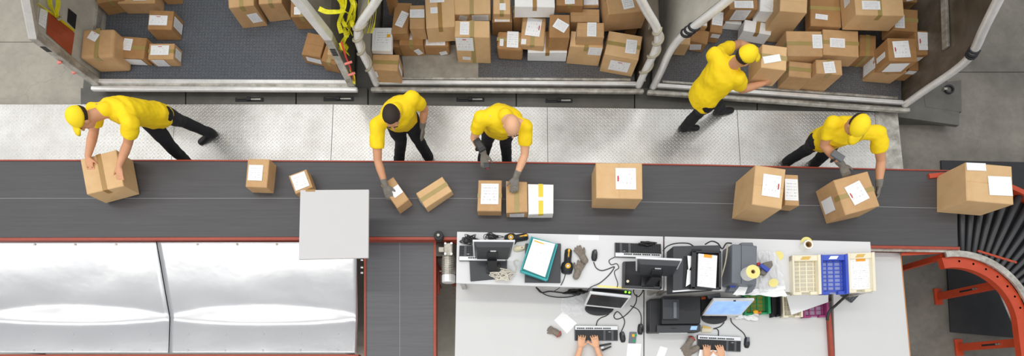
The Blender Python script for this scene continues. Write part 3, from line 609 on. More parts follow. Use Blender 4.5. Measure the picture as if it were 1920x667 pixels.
# ------------------------------------------------------------------ parcels
FACES = {'t': (4, 5, 6, 7), 'f': (0, 1, 4, 5), 'l': (2, 0, 6, 4), 'r': (1, 3, 5, 7), 'b': (3, 2, 7, 6)}   # u0v0 u1v0 u0v1 u1v1
CN = 0
def carton(label, TL, TR, BL, z0, yb, labels=(), m='cardboard', seam='x', tape='tape_olive', h=None, rnd=.004, group=None, jit=.006, lay=0, tape2=False, name='carton', tilt=0):
    """top face seen at TL, TR, BL; bottom of the near left edge seen at image row yb; z0 = what it stands on"""
    global CN; CN += 1; rng = random.Random(CN * 17)
    if h is None:
        lo, hi = .02, .9
        for _ in range(30):
            h = (lo + hi) / 2; q = P(*BL, z0 + h)
            if proj((q.x, q.y, z0))[1] < yb: lo = h
            else: hi = h
    zt = z0 + h; a, b, c = P(*TL, zt), P(*TR, zt), P(*BL, zt)
    u = b - a; v = a - c; W = u.length; D = v.length; u.normalize(); v.normalize()
    ang = (math.atan2(u.y, u.x) + math.atan2(-v.x, v.y)) / 2
    ctr = (a + b + c + (b + c - a)) / 4
    t = thing(name, label, 'carton', (ctr.x, ctr.y, z0), ang, group)
    if tilt: 
        t.rotation_euler[0] = tilt; XF[t] = Matrix.Translation(V((ctr.x, ctr.y, z0))) @ Euler((tilt, 0, ang)).to_matrix().to_4x4()
    J = lambda k=1: rng.uniform(-jit, jit) * k
    cs = []
    for z in (0, 1):
        for y in (-1, 1):
            for x in (-1, 1): cs.append(V((x * W / 2 + J(), y * D / 2 + J(), z * h + (J(.5) if z else 0))))
    def fp(f, uu, vv, off=0):
        p, q, r, s = (cs[i] for i in FACES[f]); n = (q - p).cross(r - p).normalized()
        return (p * (1 - uu) + q * uu) * (1 - vv) + (r * (1 - uu) + s * uu) * vv + n * off
    mb = MB().hexa([cs[0], cs[1], cs[3], cs[2], cs[4], cs[5], cs[7], cs[6]])
    part('body', mb, m, t, local=True, bevel=rnd, seg=3 if rnd > .01 else 2)
    E = .003 if rnd < .01 else .0015; g = min(.004 / max(W, D), .02); k = min(.35, rnd / min(W, D) if rnd > .01 else .004 / min(W, D))
    def slabq(f, u0, u1, v0, v1, o0, o1):
        B = [fp(f, *q, o0) for q in ((u0, v0), (u1, v0), (u1, v1), (u0, v1))]; T = [fp(f, *q, o1) for q in ((u0, v0), (u1, v0), (u1, v1), (u0, v1))]
        return MB().hexa(B + T)
    if seam == 'x':
        fl_ = ((k, 1 - k, k, .5 - g), (k, 1 - k, .5 + g, 1 - k))
    else: fl_ = ((k, .5 - g, k, 1 - k), (.5 + g, 1 - k, k, 1 - k))
    for q in fl_: part('flap', slabq('t', *q, -.002, E), m, t, local=True, bevel=.0015, seg=1)
    if tape:
        tw = .024 / (D if seam == 'x' else W); mb = MB()
        if seam == 'x':
            T = slabq('t', -.004, 1.004, .5 - tw, .5 + tw, E, E + .002); ends = ('l', 'r')
        else: T = slabq('t', .5 - tw, .5 + tw, -.004, 1.004, E, E + .002); ends = ('f', 'b')
        part('tape', T, tape, t, local=True)
        for f in ends:
            fw = .024 / (D if f in 'lr' else W); d = min(.35, .07 / h) if not tape2 else 1
            part('tape', slabq(f, .5 - fw, .5 + fw, 1 - d, 1.0, .001, .003), tape, t, local=True)
    for L in labels:
        f, uu, vv, wd, ht, rot, kind = L
        fw, fh = {'t': (W, D), 'f': (W, h), 'b': (W, h), 'l': (D, h), 'r': (D, h)}[f]; c_, s_ = math.cos(rot), math.sin(rot)
        lw, lh = wd * fw, ht * fh
        def lp(a, b, off): return fp(f, uu + (a * c_ - b * s_) / fw, vv + (a * s_ + b * c_) / fh, off)
        o = .0075 if f == 't' else .005
        mt = {'p': 'label_print', 'r': 'label_light', 'w': 'paper_white', 'd': 'label_dense', 's': 'label_dense'}[kind[0]]
        part('shipping_label', MB().quad([lp(a * lw / 2, b * lh / 2, o) for a, b in ((-1, -1), (1, -1), (1, 1), (-1, 1))]), mt, t, local=True)
        if kind[0] == 'r':
            q = kind[1] if len(kind) > 1 else 't'; cx_, cy_ = {'t': (0, .36), 'l': (-.38, 0), 'x': (.38, 0)}[q]; sw, sh = (.22, .06) if q == 't' else (.07, .26)
            part('red_stamp', MB().quad([lp((cx_ + a * sw / 2) * lw, (cy_ + b * sh / 2) * lh, o + .001) for a, b in ((-1, -1), (1, -1), (1, 1), (-1, 1))]), 'red_print', t, local=True)
        if kind[0] == 'p' and len(kind) > 1 and kind[1] == 'y':
            part('yellow_tab', MB().quad([lp((.4 + a * .12) * lw, (.1 + b * .09) * lh, o + .001) for a, b in ((-1, -1), (1, -1), (1, 1), (-1, 1))]), 'yellow_print', t, local=True)
    return t
D_, Pl, Wh = 'cardboard_dark', 'cardboard_pale', 'cardboard_white'
g1 = 'cartons in the left container'; g2 = 'cartons in the middle container'; g3 = 'cartons in the right container'; g0 = 'parcels on the belt'
c = carton
# left container
c('large rumpled carton with torn label nearest the red placard', (152, 55), (212, 53), (152, 108), ZU, 137, [('t', .38, .72, .3, .28, -.5, 'r')], seam='y', rnd=.03, group=g1, jit=.012)
c('brown carton between the rumpled one and two small ones, label low on its front', (226, 68), (276, 71), (220, 107), ZU, 121, [('t', .32, .62, .34, .55, -.05, 'd'), ('f', .5, .5, .72, .8, 0, 'w')], D_, group=g1)
c('carton with red stamped label standing behind two others on the dark floor', (280, 20), (326, 19), (275, 56), ZU, 76, [('t', .42, .46, .74, .52, 0, 'r'), ('r', .5, .5, .55, .85, 0, 'd')], D_, tape=None, group=g1)
c('low carton with red stamped label and tag on front beside the brown one', (280, 81), (328, 81), (277, 111), ZU, 125, [('t', .45, .55, .72, .62, 0, 'r'), ('f', .35, .5, .5, .9, 0, 'd'), ('r', .5, .5, .6, .7, 0, 'd')], group=g1)
c('taped carton cut by the top edge above the rumpled one', (176, -22), (226, -22), (184, 2), ZU, 24, [], D_, 'y', group=g1)
c('wide pale carton cut by the top edge near the left container wall', (224, -26), (292, -24), (222, 6), ZU, 25, [('t', .6, .3, .35, .3, 0, 'p')], group=g1)
c('small dark carton at the top edge right of the wide pale one', (300, -24), (330, -24), (300, -8), ZU, 8, [], D_, group=g1)
c('tall carton with white tag low on its front at the back left', (425, -28), (474, -30), (429, 14), ZU, 52, [('f', .72, .45, .42, .42, .1, 'd'), ('r', .5, .5, .35, .35, 0, 'd')], seam='y', group=g1)
c('square carton standing right of the tall one at the back of the left container', (482, -28), (526, -30), (485, 8), ZU, 40, [], seam='y', group=g1)
c('dark carton with small tag under the strap end of the left container', (546, -4), (586, -4), (546, 32), ZU, 55, [('t', .32, .3, .3, .4, 0, 'd')], D_, seam='y', group=g1)
c('small pale carton lying on the dark one near the left container post', (570, 4), (590, 4), (571, 24), ZU + .235, 36, [('t', .6, .45, .5, .5, 0, 'p')], Pl, tape=None, group=g1)
c('rotated carton with tag on its front corner near the right post of the left container', (577, 60), (613, 67), (564, 101), ZU, 117, [('f', .55, .55, .75, .5, -.1, 'd')], D_, tape=None, group=g1)
c('carton half hidden behind the sloping post of the left container', (612, 82), (640, 90), (602, 113), ZU, 131, [], D_, 'y', group=g1)
c('small pale carton on top of the half hidden one behind the post', (617, 72), (638, 76), (615, 100), ZU + .19, 110, [], Pl, tape=None, group=g1)
# middle container
c('white box with yellow tab stacked on a carton at the left post', (698, 52), (735, 53), (697, 94), ZU + .25, 101, [('t', .55, .55, .75, .75, 0, 'py')], Wh, tape=None, group=g2)
c('taped carton under the white box at the left post', (699, 101), (748, 104), (697, 131), ZU + .0, 155, [('f', .1, .7, .12, .4, 0, 's'), ('r', .4, .6, .3, .7, 0, 'd')], group=g2)
c('sliver of dark carton behind the white box', (736, 72), (754, 73), (736, 88), ZU, 103, [], D_, tape=None, group=g2)
c('tall dark carton with slanted label leaning at the left of the pile', (736, 4), (768, 9), (736, 60), .5, 74, [('t', .55, .45, .5, .5, -.35, 'd'), ('l', .5, .5, .5, .6, 0, 'w')], D_, tape=None, group=g2, jit=.015)
c('upright carton with wide white label near its top left in the pile', (767, 9), (796, 9), (769, 53), .5, 74, [('t', .5, .62, .96, .36, 0, 'd')], seam='x', group=g2)
c('big pale carton with yellowed tape standing proud of the pile', (793, -16), (847, -14), (801, 50), .5, 77, [('t', .42, .78, .5, .16, 0, 'd'), ('t', .3, .48, .25, .17, 0, 'd')], Pl, 'y', 'tape_brown', group=g2)
c('wide pale carton at the top edge above the double labelled one', (849, -34), (919, -34), (850, 26), .55, 40, [('f', .72, .5, .45, .8, 0, 'd'), ('f', .26, .5, .22, .7, -.3, 's')], Pl, 'y', group=g2)
c('double labelled carton with red stamp in the front row of the middle container', (854, 39), (919, 39), (852, 70), ZU, 118, [('t', .28, .5, .26, .8, 0, 'd'), ('f', .27, .74, .5, .48, 0, 'r'), ('f', .28, .2, .24, .12, -.05, 's')], Pl, 'y', group=g2, rnd=.006, tape2=True)
c('narrow carton with small square label at the top edge left of the white box', (924, -16), (957, -16), (924, 26), .5, 40, [('t', .55, .3, .35, .3, 0, 'd')], Pl, 'y', group=g2)
c('dark carton with white strip label under the narrow one', (922, 12), (960, 12), (922, 42), ZU, 66, [('t', .5, .12, .75, .22, 0, 'd')], D_, tape=None, group=g2)
c('low dark carton with slanted tag in the front row at the left', (749, 58), (793, 58), (749, 84), ZU, 105, [('f', .75, .4, .26, .5, .5, 'd'), ('t', .4, .6, .3, .5, 0, 'p')], D_, 'y', group=g2)
c('low rounded carton with white label beside the bare floor board', (794, 58), (842, 58), (793, 86), ZU, 104, [('t', .48, .22, .75, .4, 0, 'p'), ('f', .75, .3, .3, .35, .3, 's')], D_, tape=None, rnd=.025, group=g2)
c('soft rounded carton with big white label in front row centre', (934, 59), (982, 58), (931, 93), ZU, 114, [('t', .6, .5, .44, .9, 0, 'p'), ('t', .18, .3, .14, .4, 0, 's')], D_, tape='tape_olive', rnd=.03, group=g2, jit=.014)
c('long white box with yellow tape at the top edge of the middle container', (966, -24), (1040, -26), (965, 14), .62, 34, [], Wh, 'y', 'tape_brown', group=g2)
c('dark carton mostly hidden under the long white box', (962, 10), (1000, 10), (962, 34), ZU, 58, [], D_, group=g2)
c('tilted carton with red stamped label leaning over the flat white box', (981, 30), (1025, 33), (974, 84), .47, 93, [('t', .5, .62, .62, .62, -.08, 'rx'), ('t', .14, .1, .2, .18, 0, 's')], None or 'cardboard', 'y', group=g2, rnd=.012, jit=.012)
c('flat white box taped in the middle on the container floor', (990, 60), (1064, 60), (989, 98), ZU, 115, [], Wh, 'y', 'tape_brown', group=g2)
c('upright dark carton with slanted white label above the flat white box', (1031, 27), (1069, 27), (1030, 70), .468, 95, [('t', .55, .5, .68, .42, -.55, 'd')], D_, tape=None, group=g2)
c('dark carton with white label at the top edge right of the long white box', (1042, -30), (1093, -30), (1042, 10), .6, 24, [('t', .5, .22, .36, .34, .05, 'd')], D_, 'y', group=g2)
c('small carton with broad label at the top edge of the middle container', (1093, -24), (1122, -24), (1094, 11), .6, 16, [('t', .5, .2, .92, .36, 0, 'd')], group=g2)
c('plain tan carton behind the one with an upright white label', (1071, 17), (1124, 16), (1070, 42), .45, 60, [('l', .5, .5, .4, .5, 0, 'w')], tape=None, group=g2)
c('carton with upright white label standing on a larger pale one', (1083, 43), (1133, 42), (1081, 69), .60, 87, [('t', .54, .5, .34, .98, 0, 'd'), ('l', .5, .5, .3, .7, 0, 's')], tape=None, group=g2)
c('pale carton supporting another near the right of the middle container', (1072, 60), (1133, 60), (1068, 88), ZU, 121, [('f', .78, .82, .4, .4, 0, 'p')], Pl, 'y', group=g2)
c('large taped carton high in the right corner of the middle container', (1128, -46), (1203, -48), (1143, 24), .52, 57, [('t', .5, .3, .28, .42, .12, 'd')], None or 'cardboard', 'x', group=g2)
c('small dark carton wedged beside the right wall of the middle container', (1178, 30), (1200, 30), (1176, 46), ZU, 66, [], D_, tape=None, group=g2)
c('pale front carton with two labels at the right end of the middle container', (1142, 59), (1206, 68), (1133, 102), ZU, 135, [('t', .72, .48, .32, .58, .05, 'd'), ('f', .52, .5, .6, .55, 0, 'r')], Pl, 'x', group=g2)
c('dark carton peeking out at the top left of the middle container', (722, -24), (740, -24), (722, -4), .5, 28, [], D_, tape=None, group=g2)
c('dark carton between the big pale carton and wide pale one', (846, 10), (858, 10), (846, 30), ZU, 66, [], D_, tape=None, group=g2)
# right container
c('pale carton beside the left post of the askew container', (1274, 66), (1295, 66), (1272, 83), ZU, 104, [], Pl, tape=None, group=g3)
c('carton with two white labels at the back left of the askew container', (1308, 14), (1329, 15), (1304, 48), .46, 56, [('t', .5, .6, .85, .6, 0, 'd'), ('t', .5, .1, .85, .14, 0, 's')], tape=None, group=g3)
c('dark low carton with slanted small label under the two labelled one', (1298, 55), (1331, 58), (1291, 77), ZU, 94, [('f', .5, .5, .6, .6, .3, 'd')], D_, tape=None, group=g3)
c('upright carton with tall label beside the dark low one', (1336, 14), (1359, 17), (1331, 59), ZU, 78, [('t', .5, .55, .85, .55, 0, 'd'), ('f', .6, .7, .7, .35, 0, 's')], D_, tape=None, group=g3)
c('small carton cut by the top edge in the askew container', (1336, -16), (1364, -16), (1335, -2), .42, 9, [], group=g3)
c('dark carton with two white labels at the top edge above the white boxes', (1366, -16), (1420, -18), (1366, 18), .42, 40, [('t', .5, .25, .66, .4, 0, 'd'), ('f', .5, .55, .55, .85, 0, 'd')], D_, tape=None, group=g3)
c('small white box half hidden at the back of the askew container', (1360, 30), (1392, 30), (1358, 44), ZU, 55, [], Wh, tape=None, group=g3)
c('white box with brown tape lying below another white box', (1398, 40), (1450, 42), (1392, 60), ZU, 78, [('l', .5, .5, .4, .4, 0, 's')], Wh, 'y', 'tape_brown', group=g3)
c('tall white box with yellow corner marks standing on the taped white box', (1427, -10), (1462, -10), (1422, 22), .47, 42, [('t', .5, .35, .45, .3, -.5, 's'), ('f', .5, .75, .8, .4, 0, 'py')], Wh, tape=None, group=g3)
c('large plain carton with pale top right of the white boxes', (1466, -18), (1517, -17), (1461, 22), ZU, 78, [], Pl, tape=None, group=g3)
c('carton with crossing tapes at the top edge of the askew container', (1521, -18), (1578, -18), (1518, 50), .5, 62, [('t', .35, .25, .4, .14, -.08, 'd')], 'cardboard_dark', 'x', group=g3)
c('very large pale carton high on the pile with crossing tape', (1600, -52), (1690, -52), (1604, 29), .62, 57, [('t', .32, .22, .38, .2, 0, 'd'), ('l', .5, .5, .2, .4, 0, 'd')], Pl, 'y', group=g3)
c('wide carton with label at its right edge behind two front cartons', (1475, 59), (1541, 59), (1476, 106), ZU, 138, [('t', .86, .58, .28, .55, 0, 'd')], group=g3)
c('wide carton with centred label beside the similar one', (1543, 56), (1610, 58), (1543, 104), ZU + .12, 122, [('t', .4, .48, .42, .36, 0, 'd')], group=g3)
c('front carton with bare top near the worker carrying a parcel', (1482, 117), (1523, 117), (1477, 145), ZU, 168, [], 'cardboard', 'x', group=g3)
c('front carton with label hanging over its edge in the askew container', (1532, 113), (1579, 112), (1530, 139), ZU, 170, [('t', .5, .45, .44, .8, .12, 'p')], 'cardboard', 'y', group=g3)
c('dark taped carton behind the dark floor gap in the askew container', (1612, 64), (1643, 66), (1611, 104), ZU, 124, [], D_, 'y', group=g3, tape2=True)
c('carton with red stamped label topmost at the right of the askew container', (1666, 72), (1718, 72), (1667, 114), .5, 137, [('t', .45, .5, .58, .72, .08, 'rl'), ('l', .6, .5, .25, .6, 0, 's'), ('f', .5, .5, .66, .7, .1, 'w')], D_, tape=None, group=g3)
c('carton with big red stamped label next to the brown container wall', (1716, 59), (1757, 57), (1717, 103), .46, 122, [('t', .47, .55, .74, .74, 0, 'rl'), ('f', .3, .6, .3, .4, 0, 'w')], D_, tape=None, group=g3)
c('lower carton with stamped label on its left face at the pile front', (1646, 95), (1700, 95), (1643, 132), ZU, 155, [('l', .5, .5, .7, .8, 0, 'rt')], 'cardboard', 'y', group=g3)
c('low carton with white strip label under the red stamped ones', (1704, 98), (1744, 98), (1704, 132), ZU, 152, [('f', .3, .8, .6, .3, 0, 'w')], D_, 'x', group=g3)
c('dark carton with upright label behind the red stamped ones', (1676, 16), (1722, 18), (1674, 56), .48, 76, [('t', .25, .4, .4, .62, .05, 'd')], D_, 'x', group=g3)
c('carton with broad white label nearest the back right of the askew container', (1729, 2), (1763, 2), (1729, 46), .4, 56, [('t', .5, .42, .98, .38, 0, 'd')], D_, tape=None, group=g3)
c('carton cut by the top edge behind the broad labelled one', (1694, -24), (1730, -24), (1694, 4), .4, 18, [('t', .3, .3, .4, .5, .2, 'p')], D_, group=g3)
# belt
c('big carton lifted off the belt by the leftmost worker', (148, 297), (216, 285), (165, 362), ZB + .02, 378, [], Pl, 'y', 'tape_brown', group=g0)
c('carton with white label alone on the left of the belt', (465, 297), (506, 298), (459, 350), ZB, 361, [('t', .42, .5, .66, .55, 0, 'p')], seam='x', tape=None, group=g0)
c('small turned carton with large label next to the white board', (541, 329), (573, 318), (555, 362), ZB, 371, [('t', .48, .52, .78, .8, 0, 'p')], tape=None, group=g0)
c('turned carton under the glove of the reaching worker', (713, 347), (737, 331), (744, 390), ZB, 401, [('t', .62, .5, .7, .34, 0, 'w')], 'cardboard', 'x', tape=None, group=g0)
c('turned carton with olive tape lying loose on the belt', (780, 362), (829, 329), (799, 391), ZB, 398, [('l', .5, .5, .5, .7, 0, 'p')], Pl, 'x', group=g0)
c('carton with white label lying left of the gloved hand', (897, 338), (941, 339), (896, 396), ZB, 404, [('t', .5, .55, .74, .66, 0, 'p')], seam='x', tape='tape_olive', group=g0)
c('taped carton under the glove of the bald worker', (949, 340), (989, 340), (950, 398), ZB, 407, [('f', .5, .5, .7, .7, 0, 'd')], 'cardboard', 'y', group=g0)
wb = c('white parcel with yellow strips on the belt beside the bald worker', (990, 345), (1037, 345), (991, 401), ZB, 409, [('t', .45, .5, .3, .12, 0, 's')], Wh, 'y', 'tape_yellow', group=g0)
c('large carton with white label at the middle of the belt', (1118, 304), (1203, 305), (1119, 371), ZB, 389, [('t', .64, .55, .44, .6, 0, 'rl')], Pl, 'y', tape=None, group=g0, h=.30)
c('tall carton turned on the belt with a stamped label on top', (1417, 310), (1474, 317), (1408, 384), ZB, 408, [('t', .58, .53, .6, .55, 0, 'rx')], Pl, 'x', tape=None, group=g0, h=.42)
c('small labelled carton pressed against the tall turned one', (1472, 327), (1497, 328), (1472, 384), ZB, 394, [('t', .45, .5, .95, .7, 0, 'p')], tape=None, group=g0)
c('big turned carton in the hands of the worker with yellow cap at the right', (1567, 339), (1628, 318), (1584, 406), ZB, 420, [('t', .5, .5, .48, .55, .2, 'rl'), ('l', .55, .4, .4, .55, 0, 'w')], 'cardboard', 'x', group=g0, h=.30)
c('large carton riding onto the black rollers at the right end', (1812, 305), (1899, 311), (1811, 376), ZB, 398, [('t', .22, .9, .42, .2, .05, 'w'), ('t', .72, .45, .5, .5, .05, 'w')], Pl, 'x', tape=None, group=g0, h=.34)
c('carton carried against the chest of the walking worker', (1430, 85), (1478, 88), (1424, 128), 1.12, 150, [('t', .4, .4, .7, .3, .3, 'w')], Pl, 'x', group='carried parcels', h=.26)
# ------------------------------------------------------------------ people
def remesh(o, voxel, smooth=2, disp=0):
    m = o.modifiers.new('r', 'REMESH'); m.mode = 'VOXEL'; m.voxel_size = voxel; m.use_smooth_shade = True
    if smooth: q = o.modifiers.new('s', 'SMOOTH'); q.iterations = smooth; q.factor = .5
    if disp:
        tx = bpy.data.textures.get('cloth_folds') or bpy.data.textures.new('cloth_folds', 'CLOUDS'); tx.noise_scale = .11; tx.noise_depth = 2
        d = o.modifiers.new('d', 'DISPLACE'); d.texture = tx; d.strength = disp; d.mid_level = .5; d.texture_coords = 'GLOBAL'
        q = o.modifiers.new('s2', 'SMOOTH'); q.iterations = 2
    bpy.context.view_layer.update()
    dg = bpy.context.evaluated_depsgraph_get()
    me = bpy.data.meshes.new_from_object(o.evaluated_get(dg)); old = o.data; o.modifiers.clear(); me.materials.clear(); me.materials.append(old.materials[0]); o.data = me; me.name = o.name
    me.shade_smooth(); bpy.data.meshes.remove(old)
def hand_shapes(mb, wr, d, nrm, thumb, curl=.5, grow=0, spread=.1, palm=.09, s=1.0):
    """wr wrist, d pointing direction, nrm back of the hand, thumb = side direction of the thumb"""
    d = V(d).normalized(); nrm = V(nrm); nrm = (nrm - d * nrm.dot(d)).normalized(); sd = nrm.cross(d).normalized()
    if sd.dot(V(thumb)) < 0: sd = -sd
    R = lambda c, w, t: [c + sd * w * math.cos(2 * math.pi * k / 12) + nrm * t * math.sin(2 * math.pi * k / 12) for k in range(12)]
    g = grow
    mb.loft([R(wr - d * .03, .027 * s + g, .021 * s + g), R(wr, .028 * s + g, .020 * s + g), R(wr + d * .03, .036 * s + g, .018 * s + g), R(wr + d * .065 * s, .042 * s + g, .016 * s + g), R(wr + d * palm * s, .040 * s + g, .013 * s + g)])
    for i, (off, ln) in enumerate(((.031, .072), (.0105, .080), (-.0105, .075), (-.031, .058))):
        b = wr + d * (palm - .012) * s + sd * off * s; dr = (d + sd * spread * off * 30).normalized(); p = [b]; a = 0; L = ln * s
        for f, cc in ((.45, .25), (.30, .55), (.25, .5)):
            a += cc * curl; p.append(p[-1] + (dr * math.cos(a) - nrm * math.sin(a)) * L * f)
        mb.tube(p, [.0095 * s + g, .009 * s + g, .0085 * s + g, .0075 * s + g], 8, True)
    b = wr + d * .025 * s + sd * .026 * s; dr = (d * .7 + sd * .75 - nrm * .25).normalized(); p = [b, b + dr * .035 * s]; p.append(p[-1] + (dr + d * .5 - nrm * .2 * curl).normalized() * .028 * s); p.append(p[-1] + (dr + d * .9 - nrm * .3 * curl).normalized() * .024 * s)
    mb.tube(p, [.014 * s + g, .012 * s + g, .010 * s + g, .008 * s + g], 8, True)
def limb(mb, pts, rs): mb.tube(pts, rs, 12, True)
def person(label, J, face, headup=(0, 0, 1), skin='skin', cap=None, hair=None, gloves=(0, 0), hands=None, vox=.009, feet=True, shirt='shirt_yellow', capturn=None):
    """J: joints hip neck head sh el wr kn an for each side a (image left) and b (image right)"""
    hip, neck, head = J['hip'], J['neck'], J['head']
    t = thing('person', label, 'person', (hip.x, hip.y, min(J['an_a'].z, J['an_b'].z) - .09 if feet else .0))
    ss = (J['sh_b'] - J['sh_a']); ss.normalize()
    hs = (J['hp_b'] - J['hp_a']).normalized()
    up = (neck - hip); TL_ = up.length; up.normalize()
    def torso(mb, grow, z0=-.08, drop=0):
        secs = [(z0, .145, .11), (0, .17, .125), (.22, .155, .118), (.5, .168, .125), (.75, .185, .125), (.92, .16, .095), (1.0, .085, .07)]
        rings = []
        for f, wx, dy in secs:
            c_ = hip + up * (f * TL_ if f > 0 else f); k = max(0, min(1, f)); s = (hs * (1 - k) + ss * k); s = (s - up * s.dot(up)).normalized(); fr = s.cross(up)
            bow = -.025 * math.sin(math.pi * k)
            rings.append([c_ + fr * (-bow if False else 0) + s * (wx + grow) * math.cos(2 * math.pi * q / 20) + fr * (dy + grow) * math.sin(2 * math.pi * q / 20) for q in range(20)])
        mb.loft(rings)
    # head frame
    F_ = V(face).normalized(); U = V(headup); U = (U - F_ * U.dot(F_)).normalized(); S = F_.cross(U)
    b = MB(); torso(b, -.012)
    limb(b, [neck - up * .05, head - U * .05 - F_ * .015], [.062, .056])
    b.ell(head + U * .02 - F_ * .012, S * .075, F_ * .094, U * .098)
    b.ell(head - U * .045 + F_ * .022, S * .058, F_ * .066, U * .075)
    b.ell(head - U * .095 + F_ * .052, S * .03, F_ * .03, U * .022, 10, 6)
    b.tube([head + U * .012 + F_ * .082, head - U * .028 + F_ * .106], [.010, .015], 8, True)
    for sg in (-1, 1):
        b.ell(head - U * .005 + S * sg * .076 - F_ * .008, S * .011, F_ * .020, U * .032, 8, 6)
        b.ell(head + U * .03 + F_ * .074 + S * sg * .032, S * .022, F_ * .014, U * .008, 8, 4)
    for sd in 'ab':
        sh, el, wr = J['sh_' + sd], J['el_' + sd], J['wr_' + sd]
        limb(b, [neck - up * .06, sh], [.06, .062]); limb(b, [sh, (sh + el) / 2, el], [.056, .05, .041]); limb(b, [el, el * .65 + wr * .35, wr], [.041, .043, .028])
        hp, kn, an = J['hp_' + sd], J['kn_' + sd], J['an_' + sd]
        limb(b, [hp, (hp + kn) / 2, kn], [.085, .073, .055]); limb(b, [kn, kn * .65 + an * .35, an], [.055, .056, .038])
        if feet: limb(b, [an - V((0, 0, .035)), an + J['to_' + sd] * .11 - V((0, 0, .055))], [.033, .026])
        hd, hn, ht, cu = hands[sd]
        hand_shapes(b, wr + (wr - el).normalized() * .01, hd, hn, ht, cu, -.001)
    bo = part('body', b, skin, t); remesh(bo, vox)
    # face details
    for sg in (-1, 1):
        part('eye', MB().ell(head + U * .012 + F_ * .079 + S * sg * .032, S * .013, F_ * .008, U * .007, 8, 6), 'eye_dark', t, smooth=True)
        part('eyebrow', MB().tube([head + U * .036 + F_ * .088 + S * sg * .016, head + U * .034 + F_ * .080 + S * sg * .048], .0045, 6, True), 'hair_dark', t)
    part('mouth', MB().ell(head - U * .062 + F_ * .085, S * .022, F_ * .006, U * .006, 10, 5), 'lip', t, smooth=True)
    # shirt with short sleeves
    m = MB(); torso(m, .012, -.12); limb(m, [neck - up * .08, neck + (head - neck) * .12], [.088, .072])
    for sd in 'ab':
        sh, el = J['sh_' + sd], J['el_' + sd]; limb(m, [neck - up * .075, sh], [.062, .075]); e = sh + (el - sh) * .62
        mid = sh + (el - sh) * .3
        m.tube([sh - (el - sh).normalized() * .02, mid, e], [.072, .074, .070], 14)
    so = part('shirt', m, shirt, t); remesh(so, .011, 4, .03)
    # trousers, belt and shoes
    m = MB(); torso_r = []
    for f, wx, dy in ((-.10, .15, .12), (0, .172, .13), (.10, .165, .125)):
        c_ = hip + up * f; s = hs; fr = s.cross(up).normalized(); torso_r.append([c_ + s * wx * math.cos(2 * math.pi * q / 20) + fr * dy * math.sin(2 * math.pi * q / 20) for q in range(20)])
    m.loft(torso_r)
    for sd in 'ab':
        hp, kn, an = J['hp_' + sd], J['kn_' + sd], J['an_' + sd]
        limb(m, [hp + V((0, 0, .02)), (hp + kn) / 2, kn], [.1, .088, .07]); limb(m, [kn, (kn + an) / 2, an + (an - kn).normalized() * .03], [.07, .066, .062])
    to = part('trousers', m, 'trousers_navy', t); remesh(to, .012, 3, .02)
    if feet:
        for sd in 'ab':
            an, td = J['an_' + sd], J['to_' + sd]; sx = V((-td.y, td.x, 0)); g = V((an.x, an.y, an.z - .09)); m = MB()
            rings = []
            for f, wd, ht in ((-.07, .03, .07), (-.05, .042, .135), (.0, .044, .135), (.06, .044, .09), (.12, .048, .06), (.17, .044, .048), (.20, .026, .035)):
                cc = g + td * f; rings.append([cc + sx * wd, cc + sx * wd * .85 + V((0, 0, ht * .75)), cc + V((0, 0, ht)), cc - sx * wd * .85 + V((0, 0, ht * .75)), cc - sx * wd, cc])
            m.loft(rings); so = part('shoe', m, 'shoe_black', t, smooth=True)
            q = so.modifiers.new('sub', 'SUBSURF'); q.levels = q.render_levels = 1
    for i, sd in enumerate('ab'):
        if gloves[i]:
            m = MB(); el, wr = J['el_' + sd], J['wr_' + sd]; hd, hn, ht, cu = hands[sd]; dd = (wr - el).normalized()
            hand_shapes(m, wr + dd * .01, hd, hn, ht, cu, .0022); limb(m, [wr - dd * .045, wr + dd * .01], [.036, .031])
            go = part('glove', m, gloves[i], t); remesh(go, .0045, 1)
    if cap:
        k = V(capturn).normalized() if capturn else F_; k = (k - U * k.dot(U)).normalized(); m = MB(); sk = k.cross(U)
        rings = []
        for a in (-.12, .1, .35, .6, .85, 1.1, 1.35, 1.52):
            rings.append([head + U * (.03 + .092 * math.sin(a)) - F_ * .012 + (S * .086 * math.cos(2 * math.pi * q / 24) + F_ * .104 * math.sin(2 * math.pi * q / 24)) * math.cos(a) for q in range(24)])
        m.loft(rings); cp = part('cap', m, cap, t, smooth=True)
        m = MB(); rr = []
        for f, wd, dz in ((.07, .078, .028), (.105, .074, .022), (.14, .058, .012), (.165, .03, .004)):
            cc = head + k * f + U * (dz + .008); rr.append([cc + sk * wd, cc + sk * wd * .5 + U * .012, cc + U * .016, cc - sk * wd * .5 + U * .012, cc - sk * wd, cc - sk * wd * .5 + U * .004, cc + U * .008, cc + sk * wd * .5 + U * .004])
        m.loft(rr); part('brim', m, cap, cp, smooth=True); part('button', MB().ell(head + U * .122 - F_ * .012, S * .008, F_ * .008, U * .005, 8, 4), cap, cp)
    if cap == 'cap_yellow' or hair:
        m = MB(); rings = []
        lo = -.35 if cap else -.25
        for a in (lo, -.05, .2) if cap else (lo, 0, .25, .5, .8, 1.1, 1.35, 1.52):
            rings.append([head + U * (.022 + .104 * math.sin(a)) - F_ * (.02 if a < .1 else .012) + (S * .082 * math.cos(2 * math.pi * q / 24) + F_ * (.100 if math.sin(2 * math.pi * q / 24) < .2 or a > .7 else .078) * math.sin(2 * math.pi * q / 24)) * math.cos(a) for q in range(24)])
        m.loft(rings); part('hair', m, hair or 'hair_dark', t, smooth=True)
    return t
